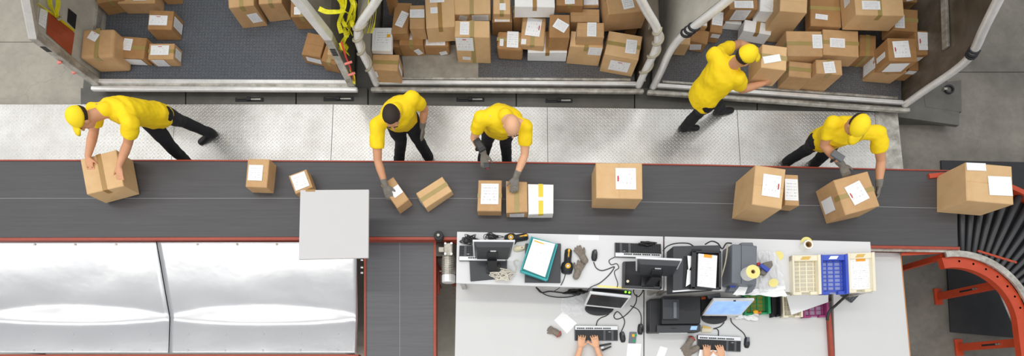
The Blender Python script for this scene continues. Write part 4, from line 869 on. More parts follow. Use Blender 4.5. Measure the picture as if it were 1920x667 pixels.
def joints(hip, neck, head, sa, ea, wa, sb, eb, wb, ka, aa, kb, ab, hipdir=(1, 0), toe_a=(0, -1), toe_b=(0, -1), world=False):
    Q = (lambda q: V(q)) if world else (lambda q: P(*q))
    J = dict(hip=Q(hip), neck=Q(neck), head=Q(head), sh_a=Q(sa), el_a=Q(ea), wr_a=Q(wa), sh_b=Q(sb), el_b=Q(eb), wr_b=Q(wb), kn_a=Q(ka), an_a=Q(aa), kn_b=Q(kb), an_b=Q(ab))
    h = V((*hipdir, 0)).normalized() * .09; dn = V((0, 0, -.04)); J['hp_a'] = J['hip'] - h + dn; J['hp_b'] = J['hip'] + h + dn
    J['to_a'] = V((*toe_a, 0)).normalized(); J['to_b'] = V((*toe_b, 0)).normalized()
    if DEBUG:
        L = lambda a, b: round((J[a] - J[b]).length, 2)
        print('joints', dict(torso=L('hip', 'neck'), head=L('neck', 'head'), sh=L('sh_a', 'sh_b'), ua=L('sh_a', 'el_a'), fa=L('el_a', 'wr_a'), ub=L('sh_b', 'el_b'), fb=L('el_b', 'wr_b'), ta=L('hp_a', 'kn_a'), ca=L('kn_a', 'an_a'), tb=L('hp_b', 'kn_b'), cb=L('kn_b', 'an_b')), {k: tuple(round(x, 2) for x in v) for k, v in J.items()})
    return J
DEBUG = False
ZA = ZW + .09
J = joints((287, 215, 1.06), (203, 203, 1.47), (152, 222, 1.58), (178, 205, 1.43), (176, 246, 1.24), (165, 292, 1.20), (246, 230, 1.40), (240, 268, 1.22), (224, 310, 1.20), (318, 272, .68), (352, 306, ZA), (338, 226, .68), (392, 248, ZA), hipdir=(1, .3), toe_a=(-.6, -.8), toe_b=(-.8, -.5))
person('worker in yellow cap and shirt leaning left over the belt to lift a big carton', J, (-.45, -.75, -.5), (-.35, -.25, .9), 'skin_tan', 'cap_yellow', gloves=(0, 0), hands=dict(a=((.1, -1, -.3), (0, -.2, 1), (1, 0, 0), .25), b=((-.05, -1, -.3), (0, -.2, 1), (-1, 0, 0), .25)))
J = joints((752, 222, 1.06), (742, 205, 1.48), (735, 220, 1.63), (706, 238, 1.42), (708, 300, 1.24), (722, 346, 1.12), (774, 184, 1.42), (796, 204, 1.16), (792, 236, .98), (752, 262, .68), (748, 300, ZA), (782, 258, .68), (802, 292, ZA), hipdir=(1, .35), toe_a=(0, -1), toe_b=(.3, -1))
person('worker with dark hair in yellow shirt reaching a gloved hand to a small carton', J, (.05, -.85, -.5), (0, -.3, 1), 'skin_tan', None, hair='hair_dark', gloves=('glove_grey', 'glove_grey'), hands=dict(a=((.35, -1, -.35), (0, -.3, 1), (1, 0, 0), .6), b=((0, -.5, -1), (1, 0, 0), (0, -1, 0), .6)))
J = joints((937, 236, 1.08), (946, 216, 1.50), (960, 236, 1.64), (902, 222, 1.44), (889, 258, 1.20), (906, 286, 1.16), (985, 238, 1.44), (984, 290, 1.24), (968, 330, 1.14), (914, 262, .68), (905, 298, ZA), (948, 262, .68), (950, 298, ZA))
person('bald worker in yellow shirt with a gloved hand on a carton', J, (.1, -.75, -.65), (.05, -.5, .85), 'skin', None, hair=None, gloves=('glove_grey', 'glove_grey'), hands=dict(a=((.1, -1, -.45), (0, -.3, 1), (1, 0, 0), .8), b=((-.15, -1, -.3), (0, -.3, 1), (-1, 0, 0), .35)))
J = joints((1322, 176, 1.06), (1372, 118, 1.47), (1398, 106, 1.63), (1338, 104, 1.42), (1385, 82, 1.2), (1430, 100, 1.18), (1384, 148, 1.42), (1392, 168, 1.18), (1432, 156, 1.18), (1340, 185, .68), (1352, 205, ZA), (1315, 205, .68), (1286, 236, ZA), hipdir=(.35, -1), toe_a=(1, .2), toe_b=(1, .1))
person('worker in yellow cap walking past the askew container with a carton in both arms', J, (.9, .2, -.35), (.2, 0, 1), 'skin_tan', 'cap_yellow', gloves=(0, 0), hands=dict(a=((1, -.2, -.1), (-.2, 1, .3), (0, 0, 1), .6), b=((1, .25, -.1), (0, -1, .3), (0, 0, 1), .6)))
J = joints((1552, 258, 1.06), (1600, 238, 1.47), (1606, 236, 1.62), (1560, 232, 1.42), (1545, 272, 1.22), (1578, 308, 1.16), (1646, 250, 1.42), (1652, 300, 1.22), (1648, 346, 1.12), (1520, 276, .68), (1480, 300, ZA), (1550, 284, .68), (1530, 305, ZA), hipdir=(1, .1), toe_a=(-.2, -1), toe_b=(.1, -1))
person('worker in yellow cap at the right holding a big turned carton on the belt', J, (.1, -.75, -.65), (.05, -.3, .9), 'skin_tan', 'cap_yellow', gloves=('glove_grey', 'glove_grey'), hands=dict(a=((.6, -1, -.3), (-.3, 0, 1), (1, 0, 0), .6), b=((-.1, -1, -.2), (1, 0, .4), (0, 0, 1), .5)))
# hand scanners worn on the wrist
ws = thing('wrist_scanner', 'black wrist computer strapped to the forearm of the bald worker', 'scanner', P(902, 278, 1.17))
a, b_ = P(893, 264, 1.24), P(906, 288, 1.19); d = (b_ - a).normalized(); R = Matrix.Rotation(math.atan2(d.y, d.x), 3, 'Z')
part('case', MB().box((a + b_) / 2 + V((0, 0, .045)), (.14, .075, .03), R=R), 'plastic_black', ws, bevel=.008)
part('screen', MB().box((a + b_) / 2 + V((0, 0, .061)), (.07, .05, .003), R=R), 'plastic_charcoal', ws)
part('strap', MB().tube([(a + b_) / 2 + R @ V((0, .045 * math.cos(q / 14 * 6.283), .045 * math.sin(q / 14 * 6.283))) for q in range(15)], .01, 6), 'black_rubber', ws)
fs = thing('finger_scanner', 'small dark finger scanner with red lens on the bald worker glove', 'scanner', P(913, 310, 1.12))
part('case', MB().box(P(913, 311, 1.135), (.055, .05, .03), .2), 'plastic_charcoal', fs, bevel=.006); part('lens', MB().box(P(914, 315.5, 1.13), (.03, .008, .014), .2), 'red_print', fs)
ws2 = thing('wrist_scanner', 'grey wrist scanner on the forearm of the right worker', 'scanner', P(1565, 296, 1.18))
a, b_ = P(1552, 284, 1.24), P(1578, 308, 1.2); d = (b_ - a).normalized(); R = Matrix.Rotation(math.atan2(d.y, d.x), 3, 'Z')
part('case', MB().box((a + b_) / 2 + V((0, 0, .045)), (.13, .07, .03), R=R), 'plastic_grey', ws2, bevel=.008); part('strap', MB().tube([(a + b_) / 2 + R @ V((0, .045 * math.cos(q / 14 * 6.283), .045 * math.sin(q / 14 * 6.283))) for q in range(15)], .01, 6), 'black_rubber', ws2)
# two seated typists, mostly beyond the lower edge
def typist(label, x, hy, dx, shirt, clabel):
    Y0 = -.12
    J = joints((x, Y0 - .05, .58), (x, Y0 - .02, 1.06), (x, Y0 - .02, 1.24), (x - .19, Y0, 1.02), (x - .20, .02, .80), (x - dx[0], hy - .13, ZL + .055), (x + .19, Y0, 1.02), (x + .20, .02, .80), (x + dx[1], hy - .13, ZL + .055), (x - .12, .34, .52), (x - .12, .34, .10), (x + .12, .34, .52), (x + .12, .34, .10), world=True, toe_a=(0, 1), toe_b=(0, 1))
    person(label, J, (0, .8, -.6), (0, .3, 1), 'skin', None, hair='hair_dark', hands=dict(a=((.18, 1, -.12), (0, 0, 1), (1, 0, 0), .55), b=((-.18, 1, -.12), (0, 0, 1), (-1, 0, 0), .55)), vox=.0055, shirt=shirt)
    ch_ = thing('office_chair', clabel, 'chair', (x, Y0 - .1, 0))
    part('seat', MB().box((x, Y0 - .02, .44), (.44, .42, .06)), 'plastic_black', ch_, bevel=.02); part('backrest', MB().box((x, Y0 - .27, .78), (.42, .05, .4)), 'plastic_black', ch_, bevel=.02)
    part('column', MB().cyl((x, Y0 - .05, .08), (x, Y0 - .05, .42), .025, 12), 'plastic_charcoal', ch_); part('back_arm', MB().box((x, Y0 - .25, .5), (.05, .03, .3)), 'plastic_charcoal', ch_)
    for k in range(5):
        a = k * 2 * math.pi / 5; part('foot', MB().tube([(x, Y0 - .05, .09), (x + .26 * math.cos(a), Y0 - .05 + .26 * math.sin(a), .05)], .018, 8), 'plastic_charcoal', ch_)
        part('castor', MB().ell((x + .26 * math.cos(a), Y0 - .05 + .26 * math.sin(a), .025), (.025, 0, 0), (0, .025, 0), (0, 0, .025), 10, 6), 'plastic_black', ch_)
typist('seated typist with bare arms at the keyboard of the left lower desk', .885, .50, (.09, .085), 'shirt_grey', 'black office chair of the typist at the left lower desk')
typist('seated typist with bare hands at the keyboard of the middle lower desk', 2.19, .40, (.09, .09), 'shirt_grey', 'black office chair of the typist at the middle desk')
# ------------------------------------------------------------------ office equipment
def dress(p, ang): 
    R = Matrix.Rotation(ang, 3, 'Z'); return lambda x, y, z=0: p + R @ V((x, y, z))
def keyboard(label, px, z, ang, flip, w=.455, d=.158):
    p = P(*px, z); t = thing('keyboard', label, 'keyboard', p, ang + (math.pi if flip else 0), 'computer keyboards')
    part('case', MB().hexa([V(q) for q in ((-w/2, -d/2, 0), (w/2, -d/2, 0), (w/2, d/2, 0), (-w/2, d/2, 0), (-w/2, -d/2, .016), (w/2, -d/2, .016), (w/2, d/2, .028), (-w/2, d/2, .028))]), 'keyboard_case', t, local=True, bevel=.004)
    zz = lambda y: .016 + .012 * (y + d/2) / d
    part('top_strip', MB().hexa([V(q) for q in ((-w/2 + .003, d/2 - .044, zz(d/2 - .044) - .004), (w/2 - .003, d/2 - .044, zz(d/2 - .044) - .004), (w/2 - .003, d/2 - .003, .02), (-w/2 + .003, d/2 - .003, .02), (-w/2 + .003, d/2 - .044, zz(d/2 - .044) + .003), (w/2 - .003, d/2 - .044, zz(d/2 - .044) + .003), (w/2 - .003, d/2 - .003, .031), (-w/2 + .003, d/2 - .003, .031))]), 'plastic_silver', t, local=True, bevel=.002)
    m = MB()
    for r in range(6):
        y = -d/2 + .014 + r * .0172
        for k in range(21):
            if k in (15, 18) and r > 4: pass
            x = -w/2 + .016 + k * (w - .032) / 20
            if k == 14 or k == 18: continue
            m.box((x, y, zz(y) + .004), (.0158, .0125, .008))
    ks = part('keys', m, 'key_black', t, local=True); ks['kind'] = 'stuff'
    m = MB()
    for k in range(16): m.box((-w/2 + .03 + k * .021 + (k // 4) * .008, d/2 - .03, zz(d/2 - .03) + .005), (.016, .012, .006))
    ks = part('media_keys', m, 'key_black', t, local=True); ks['kind'] = 'stuff'
    part('maker_badge', MB().box((w/2 - .09, .012, zz(.012) + .002), (.03, .008, .003)), 'plastic_silver', t, local=True)
    return t
keyboard('keyboard half under the left raised monitor, silver strip towards the seats', (905, 475.5), ZS, -.01, True, .47, .16)
keyboard('keyboard beside the right raised monitor at the belt edge', (1195.5, 470), ZS, -.03, True, .465, .15)
keyboard('keyboard under the hands of the typist at the left lower desk', (1117.5, 624.5), ZL, -.005, False)
keyboard('keyboard under the hands of the typist at the middle desk', (1347, 643.5), ZL, -.045, False)
def mouse(label, px, z, ang, m='plastic_black', L=.115, top='plastic_charcoal'):
    t = thing('computer_mouse', label, 'mouse', P(*px, z), ang, 'computer mice')
    rings = []
    for f, wd, ht in ((-.5, .012, .010), (-.45, .022, .022), (-.2, .031, .034), (.1, .030, .036), (.35, .027, .026), (.48, .018, .014), (.5, .010, .008)):
        rings.append([V((wd * math.cos(q), f * L, max(0, ht * math.sin(q)))) for q in [math.pi * k / 8 for k in range(9)]] + [V((-wd, f * L, 0)), V((wd, f * L, 0))])
    part('shell', MB().loft(rings), m, t, local=True, smooth=True)
    part('button', MB().box((0, .03, .0325), (.03, .05, .004)), top, t, local=True, bevel=.002); part('wheel', MB().cyl((-.004, .03, .034), (.004, .03, .034), .008, 10), 'cable_grey', t, local=True)
    return t
mouse('beige mouse under the edge of the left raised monitor', (973, 466), ZS, -1.45, 'plastic_beige', top='plastic_beige')
mouse('black mouse in the open middle of the left shelf desk', (1114.5, 479), ZS, -.1)
mouse('black mouse beside the typist at the left lower desk', (1167, 631.5), ZL, .12)
mouse('black mouse next to the gap between the lower desks', (1200.5, 617), ZL, -.08)
mouse('black and grey mouse right of the middle desk keyboard', (1400, 642), ZL, -.1, top='plastic_grey')
def cable(label, pts, z, r=.005, m='cable_black'):
    path = smoothpath([P(q[0], q[1], (q[2] if len(q) > 2 else z) + r) for q in pts], 6)
    return tag(part('cable', MB().tube(path, r, 6), m, None, smooth=True), label, 'cable', 'cables on the desks')
cable('black cable running from the shelf mouse to the power strip', [(1113, 491), (1118, 502), (1128, 507), (1140, 504), (1152, 500), (1142, 515), (1125, 530), (1108, 538, ZS + .01), (1100, 546, .9)], ZS)
cable('looped black cable near the right raised keyboard', [(1152, 482), (1142, 488), (1146, 496), (1156, 494), (1160, 502), (1152, 510), (1158, 530), (1157, 538)], ZS, .004)
cable('keyboard cable of the left lower desk', [(1118, 610), (1120, 602), (1126, 596), (1136, 592), (1142, 588)], ZL)
cable('mouse cable of the left lower desk', [(1165, 621), (1171, 606), (1169, 596), (1158, 584), (1151, 592), (1156, 598), (1168, 594), (1180, 584), (1192, 568), (1194, 552)], ZL)
cable('cable from the mouse at the desk gap', [(1202, 607), (1202, 592), (1196, 580), (1182, 573)], ZL)
cable('thin cable from the middle desk mouse to its monitor', [(1398, 632), (1394, 624), (1380, 612), (1372, 604), (1370, 596)], ZL)
cable('keyboard cable of the middle desk', [(1347, 630), (1347, 620), (1343, 616), (1338, 616), (1350, 612), (1358, 604)], ZL)
cable('black cable from the upright scanner over the shelf edge', [(1060, 514), (1057, 524), (1052, 534), (1048, 540, 1.0), (1038, 546, .85)], ZS, .004)
cable('bundle of black cables below the left shelf edge', [(1005, 538), (1015, 548), (1030, 546), (1050, 548), (1070, 550), (1095, 546)], ZL + .06, .009)
cable('sagging black cable below the left shelf edge', [(1008, 540), (1022, 552), (1045, 557), (1070, 556), (1088, 550)], ZL + .03, .006)
cable('black cable hanging from the right raised monitor', [(1190, 538), (1188, 548), (1196, 556), (1204, 548), (1206, 540)], ZL + .1, .006)
cable('dark cable curving over the back of the left black box', [(1243, 470), (1252, 461), (1268, 456), (1290, 456), (1300, 461)], ZS + .18, .006)
cable('pale cable hanging between black box and label printer', [(1364, 458), (1362, 480), (1358, 500), (1352, 520)], ZS + .2, .007, 'strap_grey')
cable('black cable behind the label printer', [(1322, 458), (1334, 452), (1346, 456), (1354, 466), (1362, 456), (1372, 456)], ZS + .1, .007)
cable('thick black cable hanging from the tray end onto the divider', [(1589, 552, ZS - .06), (1578, 562, .95), (1566, 573, .95), (1556, 582, .95), (1552, 592, .93), (1551, 600, .93)], ZS, .014)
random.seed(11)
def tangle(label, cx, cy, rx, ry, z, n, r, m, zr=.05):
    path = []
    for k in range(n):
        a = k * 2.4 + random.uniform(-.6, .6); f = random.uniform(.35, 1)
        path.append(P(cx + rx * f * math.cos(a), cy + ry * f * math.sin(a), z + r + random.uniform(0, zr)))
    return tag(part('cable_coil', MB().tube(smoothpath(path, 5), r, 6), m, None, smooth=True), label, 'cable', 'cable tangles')
tangle('black cable tangle behind the left raised keyboard', 882, 449, 24, 11, ZS, 30, .004, 'cable_black')
tangle('dark cable coil behind the left raised monitor', 924, 444, 22, 9, ZS, 20, .0035, 'cable_black')
tangle('off white cable tangle in front of the left raised monitor stand', 941, 515, 26, 15, ZS, 46, .006, 'cable_white', .06)
tangle('dark cables with yellow tags behind the right raised keyboard', 1214, 455, 18, 5, ZS, 16, .006, 'cable_black', .05)
tangle('dark cable clump under the shelf behind the dark monitor', 1078, 547, 26, 6, ZL, 22, .008, 'cable_black', .12)
def gooseneck(label, pts): cable(label, pts, ZS, .005, 'cable_white')
cable('white cable end curling up beside the folder tray', [(965, 512), (968, 502), (964, 492), (967, 487), (972, 488)], ZS, .006, 'cable_white')

def monitor_back(label, TL, TR, BL, BR, zt, zb, base, arm):
    t = thing('monitor', label, 'monitor', P(*base[0], ZS), 0, 'raised monitors')
    a, b, c, d = P(*TL, zt), P(*TR, zt), P(*BL, zb), P(*BR, zb); n = (b - a).cross(c - a).normalized()
    if n.y > 0: n = -n          # towards the seats = back of the monitor
    f = -n
    part('bezel', MB().hexa([c + f * .02, d + f * .02, d, c, a + f * .02, b + f * .02, b, a]), 'plastic_silver', t, bevel=.004)
    part('screen', MB().hexa([q + f * o for o, qs in ((.021, (c, d)), ) for q in ()] or [c * .94 + a * .06 + f * .022, d * .94 + b * .06 + f * .022, d * .94 + b * .06 + f * .019, c * .94 + a * .06 + f * .019, a * .94 + c * .06 + f * .022, b * .94 + d * .06 + f * .022, b * .94 + d * .06 + f * .019, a * .94 + c * .06 + f * .019]), 'screen_dark', t)
    k = lambda u, v, o: (a * (1 - u) + b * u) * (1 - v) + (c * (1 - u) + d * u) * v + n * o
    part('back_shell', MB().hexa([k(.03, .97, 0), k(.97, .97, 0), k(.9, .9, .045), k(.1, .9, .045), k(.03, .03, 0), k(.97, .03, 0), k(.9, .12, .045), k(.1, .12, .045)]), 'plastic_charcoal', t, bevel=.004)
    part('hinge_block', MB().hexa([k(.36, .85, .044), k(.62, .85, .044), k(.62, .85, .075), k(.36, .85, .075), k(.36, .4, .044), k(.62, .4, .044), k(.6, .4, .062), k(.38, .4, .062)]), 'plastic_black', t, bevel=.004)
    part('maker_mark', MB().hexa([k(.43, .37, .044), k(.57, .37, .044), k(.57, .37, .05), k(.43, .37, .05), k(.43, .31, .044), k(.57, .31, .044), k(.57, .31, .05), k(.43, .31, .05)]), 'plastic_silver', t)
    p0 = k(.49, .75, .07); p1 = P(*arm, ZS + .05); sx = (b - a).normalized() * .045
    part('stand_arm', MB().loft([[p + sx, p + sx + V((0, -.02, .02)), p - sx + V((0, -.02, .02)), p - sx] for p in (p0, (p0 + p1) / 2, p1)]), 'plastic_black', t, bevel=.005)
    part('stand_base', MB().ppoly(base[1], ZS + .055, .02), 'plastic_black', t, bevel=.006)
    return t
lp1 = thing('docking_laptop', 'closed dark laptop under the left raised monitor stand', 'laptop', P(915, 508, ZS))
part('shell', MB().ppoly([(880, 489), (951, 487), (950, 521), (882, 527)], ZS + .03, .03), 'plastic_charcoal', lp1, bevel=.006)
part('front_edge', MB().ppoly([(881, 526), (950, 520), (950, 523), (882, 529.5)], ZS + .012, .012), 'plastic_silver', lp1)
monitor_back('left raised monitor seen from its dark back', (886, 452), (966, 452.5), (888, 481), (958, 482), 1.47, 1.20, ((922, 510), [(910, 492), (938, 492), (938, 510), (912, 511)]), (924, 505))
bx1 = thing('open_case', 'open black case under the right raised monitor', 'case', P(1205, 515, ZS))
part('floor_plate', MB().ppoly([(1171, 490), (1241, 488), (1241, 541), (1169, 538)], ZS + .012, .012), 'ink_black', bx1)
for q in ([(1169, 490), (1173, 490), (1172, 538), (1168, 538)], [(1172, 534), (1240, 537), (1240, 541), (1171, 538)], [(1237, 489), (1241, 489), (1241, 541), (1237, 541)]): part('side', MB().ppoly(q, ZS + .055, .055), 'plastic_charcoal', bx1, bevel=.003)
part('knob', MB().cyl(P(1177, 527, ZS + .05), P(1177, 527, ZS + .075), .014, 14), 'plastic_beige', bx1)
monitor_back('right raised monitor seen from its dark back, turned slightly', (1192, 484), (1279, 488), (1192, 508), (1266, 514), 1.47, 1.20, ((1222, 530), [(1204, 517), (1232, 517), (1228, 539), (1202, 538)]), (1217, 532))
# folder tray
pd = thing('laptop', 'closed grey laptop lying under the teal folder', 'laptop', P(1018, 492, ZS)); part('shell', MB().ppoly([(985, 456), (1052, 456), (1051, 530), (984, 529)], ZS + .03, .03), 'plastic_charcoal', pd, bevel=.006); part('edge', MB().ppoly([(985, 528), (1051, 529), (1051, 531), (985, 530.5)], ZS + .012, .012), 'plastic_silver', pd)
ft = thing('folder_tray', 'teal folder tray filled with white papers on the grey laptop', 'folder', P(1010, 484, ZS + .03))
part('tray', MB().ppoly([(996, 443), (1045, 457), (1025, 525), (976, 508)], ZS + .06, .03), 'teal_plastic', ft, bevel=.004)
for q in ([(996, 442), (998, 443), (978, 509), (975, 508)], [(976, 506), (1026, 523), (1025, 526), (975, 509)], [(1044, 457), (1046, 458), (1027, 525), (1025, 524)]): part('rim', MB().ppoly(q, ZS + .09, .05), 'teal_plastic', ft, bevel=.003)
ps = thing('paper_stack', 'stack of printed white sheets in the teal folder tray', 'papers', P(1012, 480, ZS + .06))
def sheet_(px, z, m, t=None, name='sheet', th=.004, label=None, cat='paper', group=None):
    q = [P(x, y, z) for x, y in px]; o = part(name, MB().prism(q, z - th, z - .0006), 'paper_white', t)
    part('print', MB().quad([q[3], q[2], q[1], q[0]]), m, o if t is None else t)
    if t is None: tag(o, label, cat, group)
    return o
sheet_([(1000, 447), (1041, 457), (1022, 519), (981, 503)], ZS + .095, 'sheet_faint', ps, th=.03); part('orange_line', MB().ppoly([(1002, 450), (1020, 456), (1020, 458), (1001, 452)], ZS + .0965, .001), 'scanner_yellow', ps)
# bar code scanners
def scanner(label, a, b, z, w=.074):
    A, B = P(*a, z), P(*b, z); d = B - A; L = d.length; d.normalize(); s = V((-d.y, d.x, 0)); t = thing('barcode_scanner', label, 'scanner', (A + B) / 2, 0, 'hand scanners')
    rings = [[A + d * f * L + s * ww * w * math.cos(q) + V((0, 0, hh * max(0, math.sin(q)))) for q in [math.pi * k / 8 for k in range(9)]] + [A + d * f * L - s * ww * w, A + d * f * L + s * ww * w] for f, ww, hh in ((0, .4, .03), (.05, .7, .06), (.25, .85, .085), (.42, .75, .08), (.5, .5, .06), (.72, .52, .055), (.95, .5, .05), (1, .3, .03))]
    part('shell', MB().loft(rings), 'plastic_black', t, smooth=True)
    p = A + d * L * .26; part('yellow_ring', MB().ring(p + V((0, 0, .078)), .026, .016, .012, 18), 'scanner_yellow', t); part('badge', MB().ell(p + V((0, 0, .084)), (.014, 0, 0), (0, .014, 0), (0, 0, .006), 10, 5), 'plastic_silver', t)
    part('trigger', MB().box(A + d * L * .9 + V((0, 0, .05)), (.03, .02, .012), math.atan2(d.y, d.x)), 'scanner_yellow', t, bevel=.004); part('grip_line', MB().box(A + d * L * .68 + V((0, 0, .053)), (.08, .01, .006), math.atan2(d.y, d.x)), 'scanner_yellow', t)
    return t
scanner('black and yellow scanner lying behind the left raised monitor', (946, 451), (990, 443), ZS)
scanner('black and yellow scanner standing upright between folder and gloves', (1062, 514), (1066, 467), ZS)
# work gloves
def work_glove(label, wr, tip, z, m='glove_worn', thumb=1, curl=.3, cuff=None, s=1.25):
    A, B = P(*wr, z + .022), P(*tip, z + .022); d = (B - A).normalized(); o = thing('work_glove', label, 'glove', (A + B) / 2 - V((0, 0, .022)), 0, 'loose work gloves')
    mb = MB(); side = V((-d.y, d.x, 0)) * thumb; hand_shapes(mb, A, d, (0, 0, 1), side, curl, .003, .25, .085, s * (B - A).length / .2); limb(mb, [A - d * .04, A + d * .01], [.034, .036]); g = part('fabric', mb, m, o); remesh(g, .005, 2)
    if cuff: part('cuff', MB().tube([A - d * .05, A - d * .042], [.04, .04], 14), cuff, o)
work_glove('worn grey glove lying on the shelf with fingers towards the belt', (1093, 482), (1080, 461), ZS, thumb=-1)
work_glove('worn brown glove lying just below another beside the upright scanner', (1083, 511), (1093, 487), ZS, thumb=1, curl=.5)
work_glove('grey glove with red cuff crumpled on the left lower desk', (1041, 622), (1025, 612), ZL, curl=1.4, cuff='red_print', s=1.3)
work_glove('grey glove with red cuff bent near the middle desk printer', (1293, 641), (1280, 662), ZL, curl=.6, cuff='red_print', s=1.2)
work_glove('grey glove lying at the bottom edge beside the middle desk typist', (1300, 656), (1282, 668), ZL, thumb=-1, curl=.7, s=1.2)
# black box with document tray, label printer
pb_ = thing('printer_box', 'bulky charcoal printer at the belt edge with a paper holder on top', 'printer', P(1300, 505, ZS))
part('body', MB().ppoly([(1262, 461), (1351, 459), (1351, 538), (1262, 545)], ZS + .2, .2), 'plastic_charcoal', pb_, bevel=.01); part('front_edge', MB().ppoly([(1262, 544), (1351, 538), (1351, 541), (1262, 547)], ZS + .195, .02), 'plastic_silver', pb_)
part('lid_handle', MB().ppoly([(1298, 466), (1316, 466), (1316, 469), (1298, 469)], ZS + .21, .012), 'plastic_black', pb_, bevel=.003)
part('slot', MB().ppoly([(1282, 480), (1294, 480), (1292, 540), (1280, 540)], ZS + .203, .004), 'ink_black', pb_)
dt = thing('document_holder', 'black document holder with printed list on the charcoal printer', 'tray', P(1322, 505, ZS + .2))
part('base', MB().ppoly([(1298, 470), (1352, 471), (1352, 542), (1296, 541)], ZS + .215, .015), 'plastic_black', dt)
for q in ([(1298, 470), (1306, 470), (1304, 541), (1296, 541)], [(1296, 537), (1352, 538), (1352, 542), (1296, 541)], [(1348, 471), (1352, 471), (1352, 542), (1348, 542)], [(1298, 469), (1352, 470), (1352, 474), (1298, 473)]): part('rim', MB().ppoly(q, ZS + .25, .05), 'plastic_black', dt, bevel=.004)
sheet_([(1310, 475), (1345, 479), (1342, 540), (1308, 536)], ZS + .255, 'sheet_print', None, 'printed_list', .02, 'printed list with orange heading in the black holder', 'paper')
sheet_([(1289, 479), (1297, 480), (1295, 500), (1291, 508)], ZS + .225, 'sheet_faint', None, 'paper_slip', .003, 'cream paper slip stuck beside the black document holder', 'paper'); sheet_([(1289, 505), (1296, 507), (1297, 530), (1286, 537)], ZS + .22, 'paper_white', None, 'paper_slip', .003, 'crumpled white slip low beside the black document holder', 'paper')
lp = thing('label_printer', 'slate grey label printer with a label roll on its lid', 'printer', P(1390, 500, ZS))
part('body', MB().ppoly([(1373, 457), (1420, 460), (1419, 534), (1372, 530)], ZS + .22, .22), 'plastic_grey', lp, bevel=.012, seg=3); part('hood', MB().ppoly([(1390, 454), (1412, 454), (1414, 462), (1388, 461)], ZS + .2, .1), 'plastic_grey', lp, bevel=.008)
part('lid_seam', MB().ppoly([(1389.6, 458), (1390.6, 458), (1390.6, 531), (1389.6, 531)], ZS + .2215, .002), 'plastic_charcoal', lp); part('front_sill', MB().ppoly([(1372, 532), (1419, 534), (1410, 548), (1366, 545)], ZS + .1, .1), 'plastic_grey', lp, bevel=.008)
part('badge', MB().ppoly([(1369, 535), (1380, 536), (1379, 539), (1368, 538)], ZS + .1015, .002), 'blue_plastic', lp); part('paper_exit', MB().ppoly([(1386, 537), (1402, 538), (1396, 553), (1374, 552)], ZS + .104, .003), 'paper_white', lp)
def roll(label, top, z, h, ro, ri, m_top='sticker_yellow', m_side='roll_white'):
    p = P(*top, z + h); t = thing('label_roll', label, 'roll', (p.x, p.y, z), 0, 'paper rolls'); part('winding', MB().ring((p.x, p.y, z), ro, ri, h), m_side, t, smooth=False); part('face', MB().ring((p.x, p.y, z + h - .001), ro * .985, ri * 1.02, .003), m_top, t); part('core', MB().ring((p.x, p.y, z + .002), ri, ri * .8, h), 'core_brown', t)
roll('yellow faced label roll standing on the grey label printer', (1412, 509), ZS + .22, .11, .066, .02)
roll('pale tape roll standing alone at the belt edge of the right shelf', (1516, 458), ZS, .09, .045, .032, 'roll_white')
part_ = tag(part('yellow_backing', MB().ring(P(1512, 455, ZS), .06, .03, .006), 'sticker_yellow', None), 'yellow label ring under the pale tape roll', 'sticker')
for px, rr, lb in (((1459, 479.5), .048, 'round yellow sticker sheet on the right shelf near the crumpled film'), ((1450, 530), .042, 'pale yellow label scrap lying on the crumpled film')): tag(part('sticker', MB().cyl(P(*px, ZS + .001 if rr > .045 else ZS + .05), P(*px, ZS + .003 if rr > .045 else ZS + .052), rr, 24), 'sticker_yellow', None), lb, 'sticker')
def crumple(name, label, poly, z, amp, m, seed, th=.0, cat='film'):
    xs = [q[0] for q in poly]; ys = [q[1] for q in poly]; x0, x1, y0, y1 = min(xs), max(xs), min(ys), max(ys); N = 26; vs = []; fs = []
    (ax, ay), (bx, by), (cx_, cy_), (dx, dy) = poly
    for j in range(N + 1):
        for i in range(N + 1):
            u, v = i / N, j / N; x = (ax * (1 - u) + bx * u) * (1 - v) + (dx * (1 - u) + cx_ * u) * v; y = (ay * (1 - u) + by * u) * (1 - v) + (dy * (1 - u) + cy_ * u) * v
            e = mnoise.noise(V((u * 5, v * 5, seed))); h = amp * (.5 + .5 * mnoise.noise(V((u * 6, v * 6, seed + 5)))) ** 1.0 + amp * .5 * abs(mnoise.noise(V((u * 9, v * 9, seed + 9))))
            vs.append(P(x + e * 5, y + mnoise.noise(V((u * 5, v * 5, seed + 3))) * 4, z + .002 + h))
    for j in range(N):
        for i in range(N): k = j * (N + 1) + i; fs.append((k, k + N + 1, k + N + 2, k + 1))
    o = part(name, MB().add(vs, fs), m, None, smooth=True); return tag(o, label, cat)
crumple('crumpled_film', 'crumpled clear film heaped beside the label printer', ((1423, 470), (1452, 472), (1472, 535), (1424, 548)), ZS, .05, 'plastic_film', 2.1)
crumple('crumpled_paper', 'crumpled white paper spilling over the shelf edge below the film', ((1385, 547), (1470, 535), (1474, 556), (1380, 553)), ZS, .035, 'paper_white', 4.4, cat='paper')
crumple('plastic_sheet', 'clear plastic sleeve lying behind the white sheet on the left lower desk', ((1052, 552), (1095, 552), (1092, 592), (1052, 588)), ZL, .008, 'plastic_film', 8.1)
td = thing('tape_dispenser', 'blue and grey tape dispenser on the crumpled film', 'dispenser', P(1436, 500, ZS + .05))
part('body', MB().ppoly([(1426, 512), (1432, 492), (1448, 488), (1450, 497), (1436, 516)], ZS + .1, .05), 'glove_grey', td, bevel=.006); part('blue_cover', MB().ppoly([(1424, 497), (1428, 493), (1445, 504), (1440, 510)], ZS + .13, .03), 'blue_plastic', td, bevel=.006); part('red_tab', MB().ppoly([(1420, 492), (1426, 491), (1426, 497), (1420, 498)], ZS + .11, .05), 'red_print', td, bevel=.004)
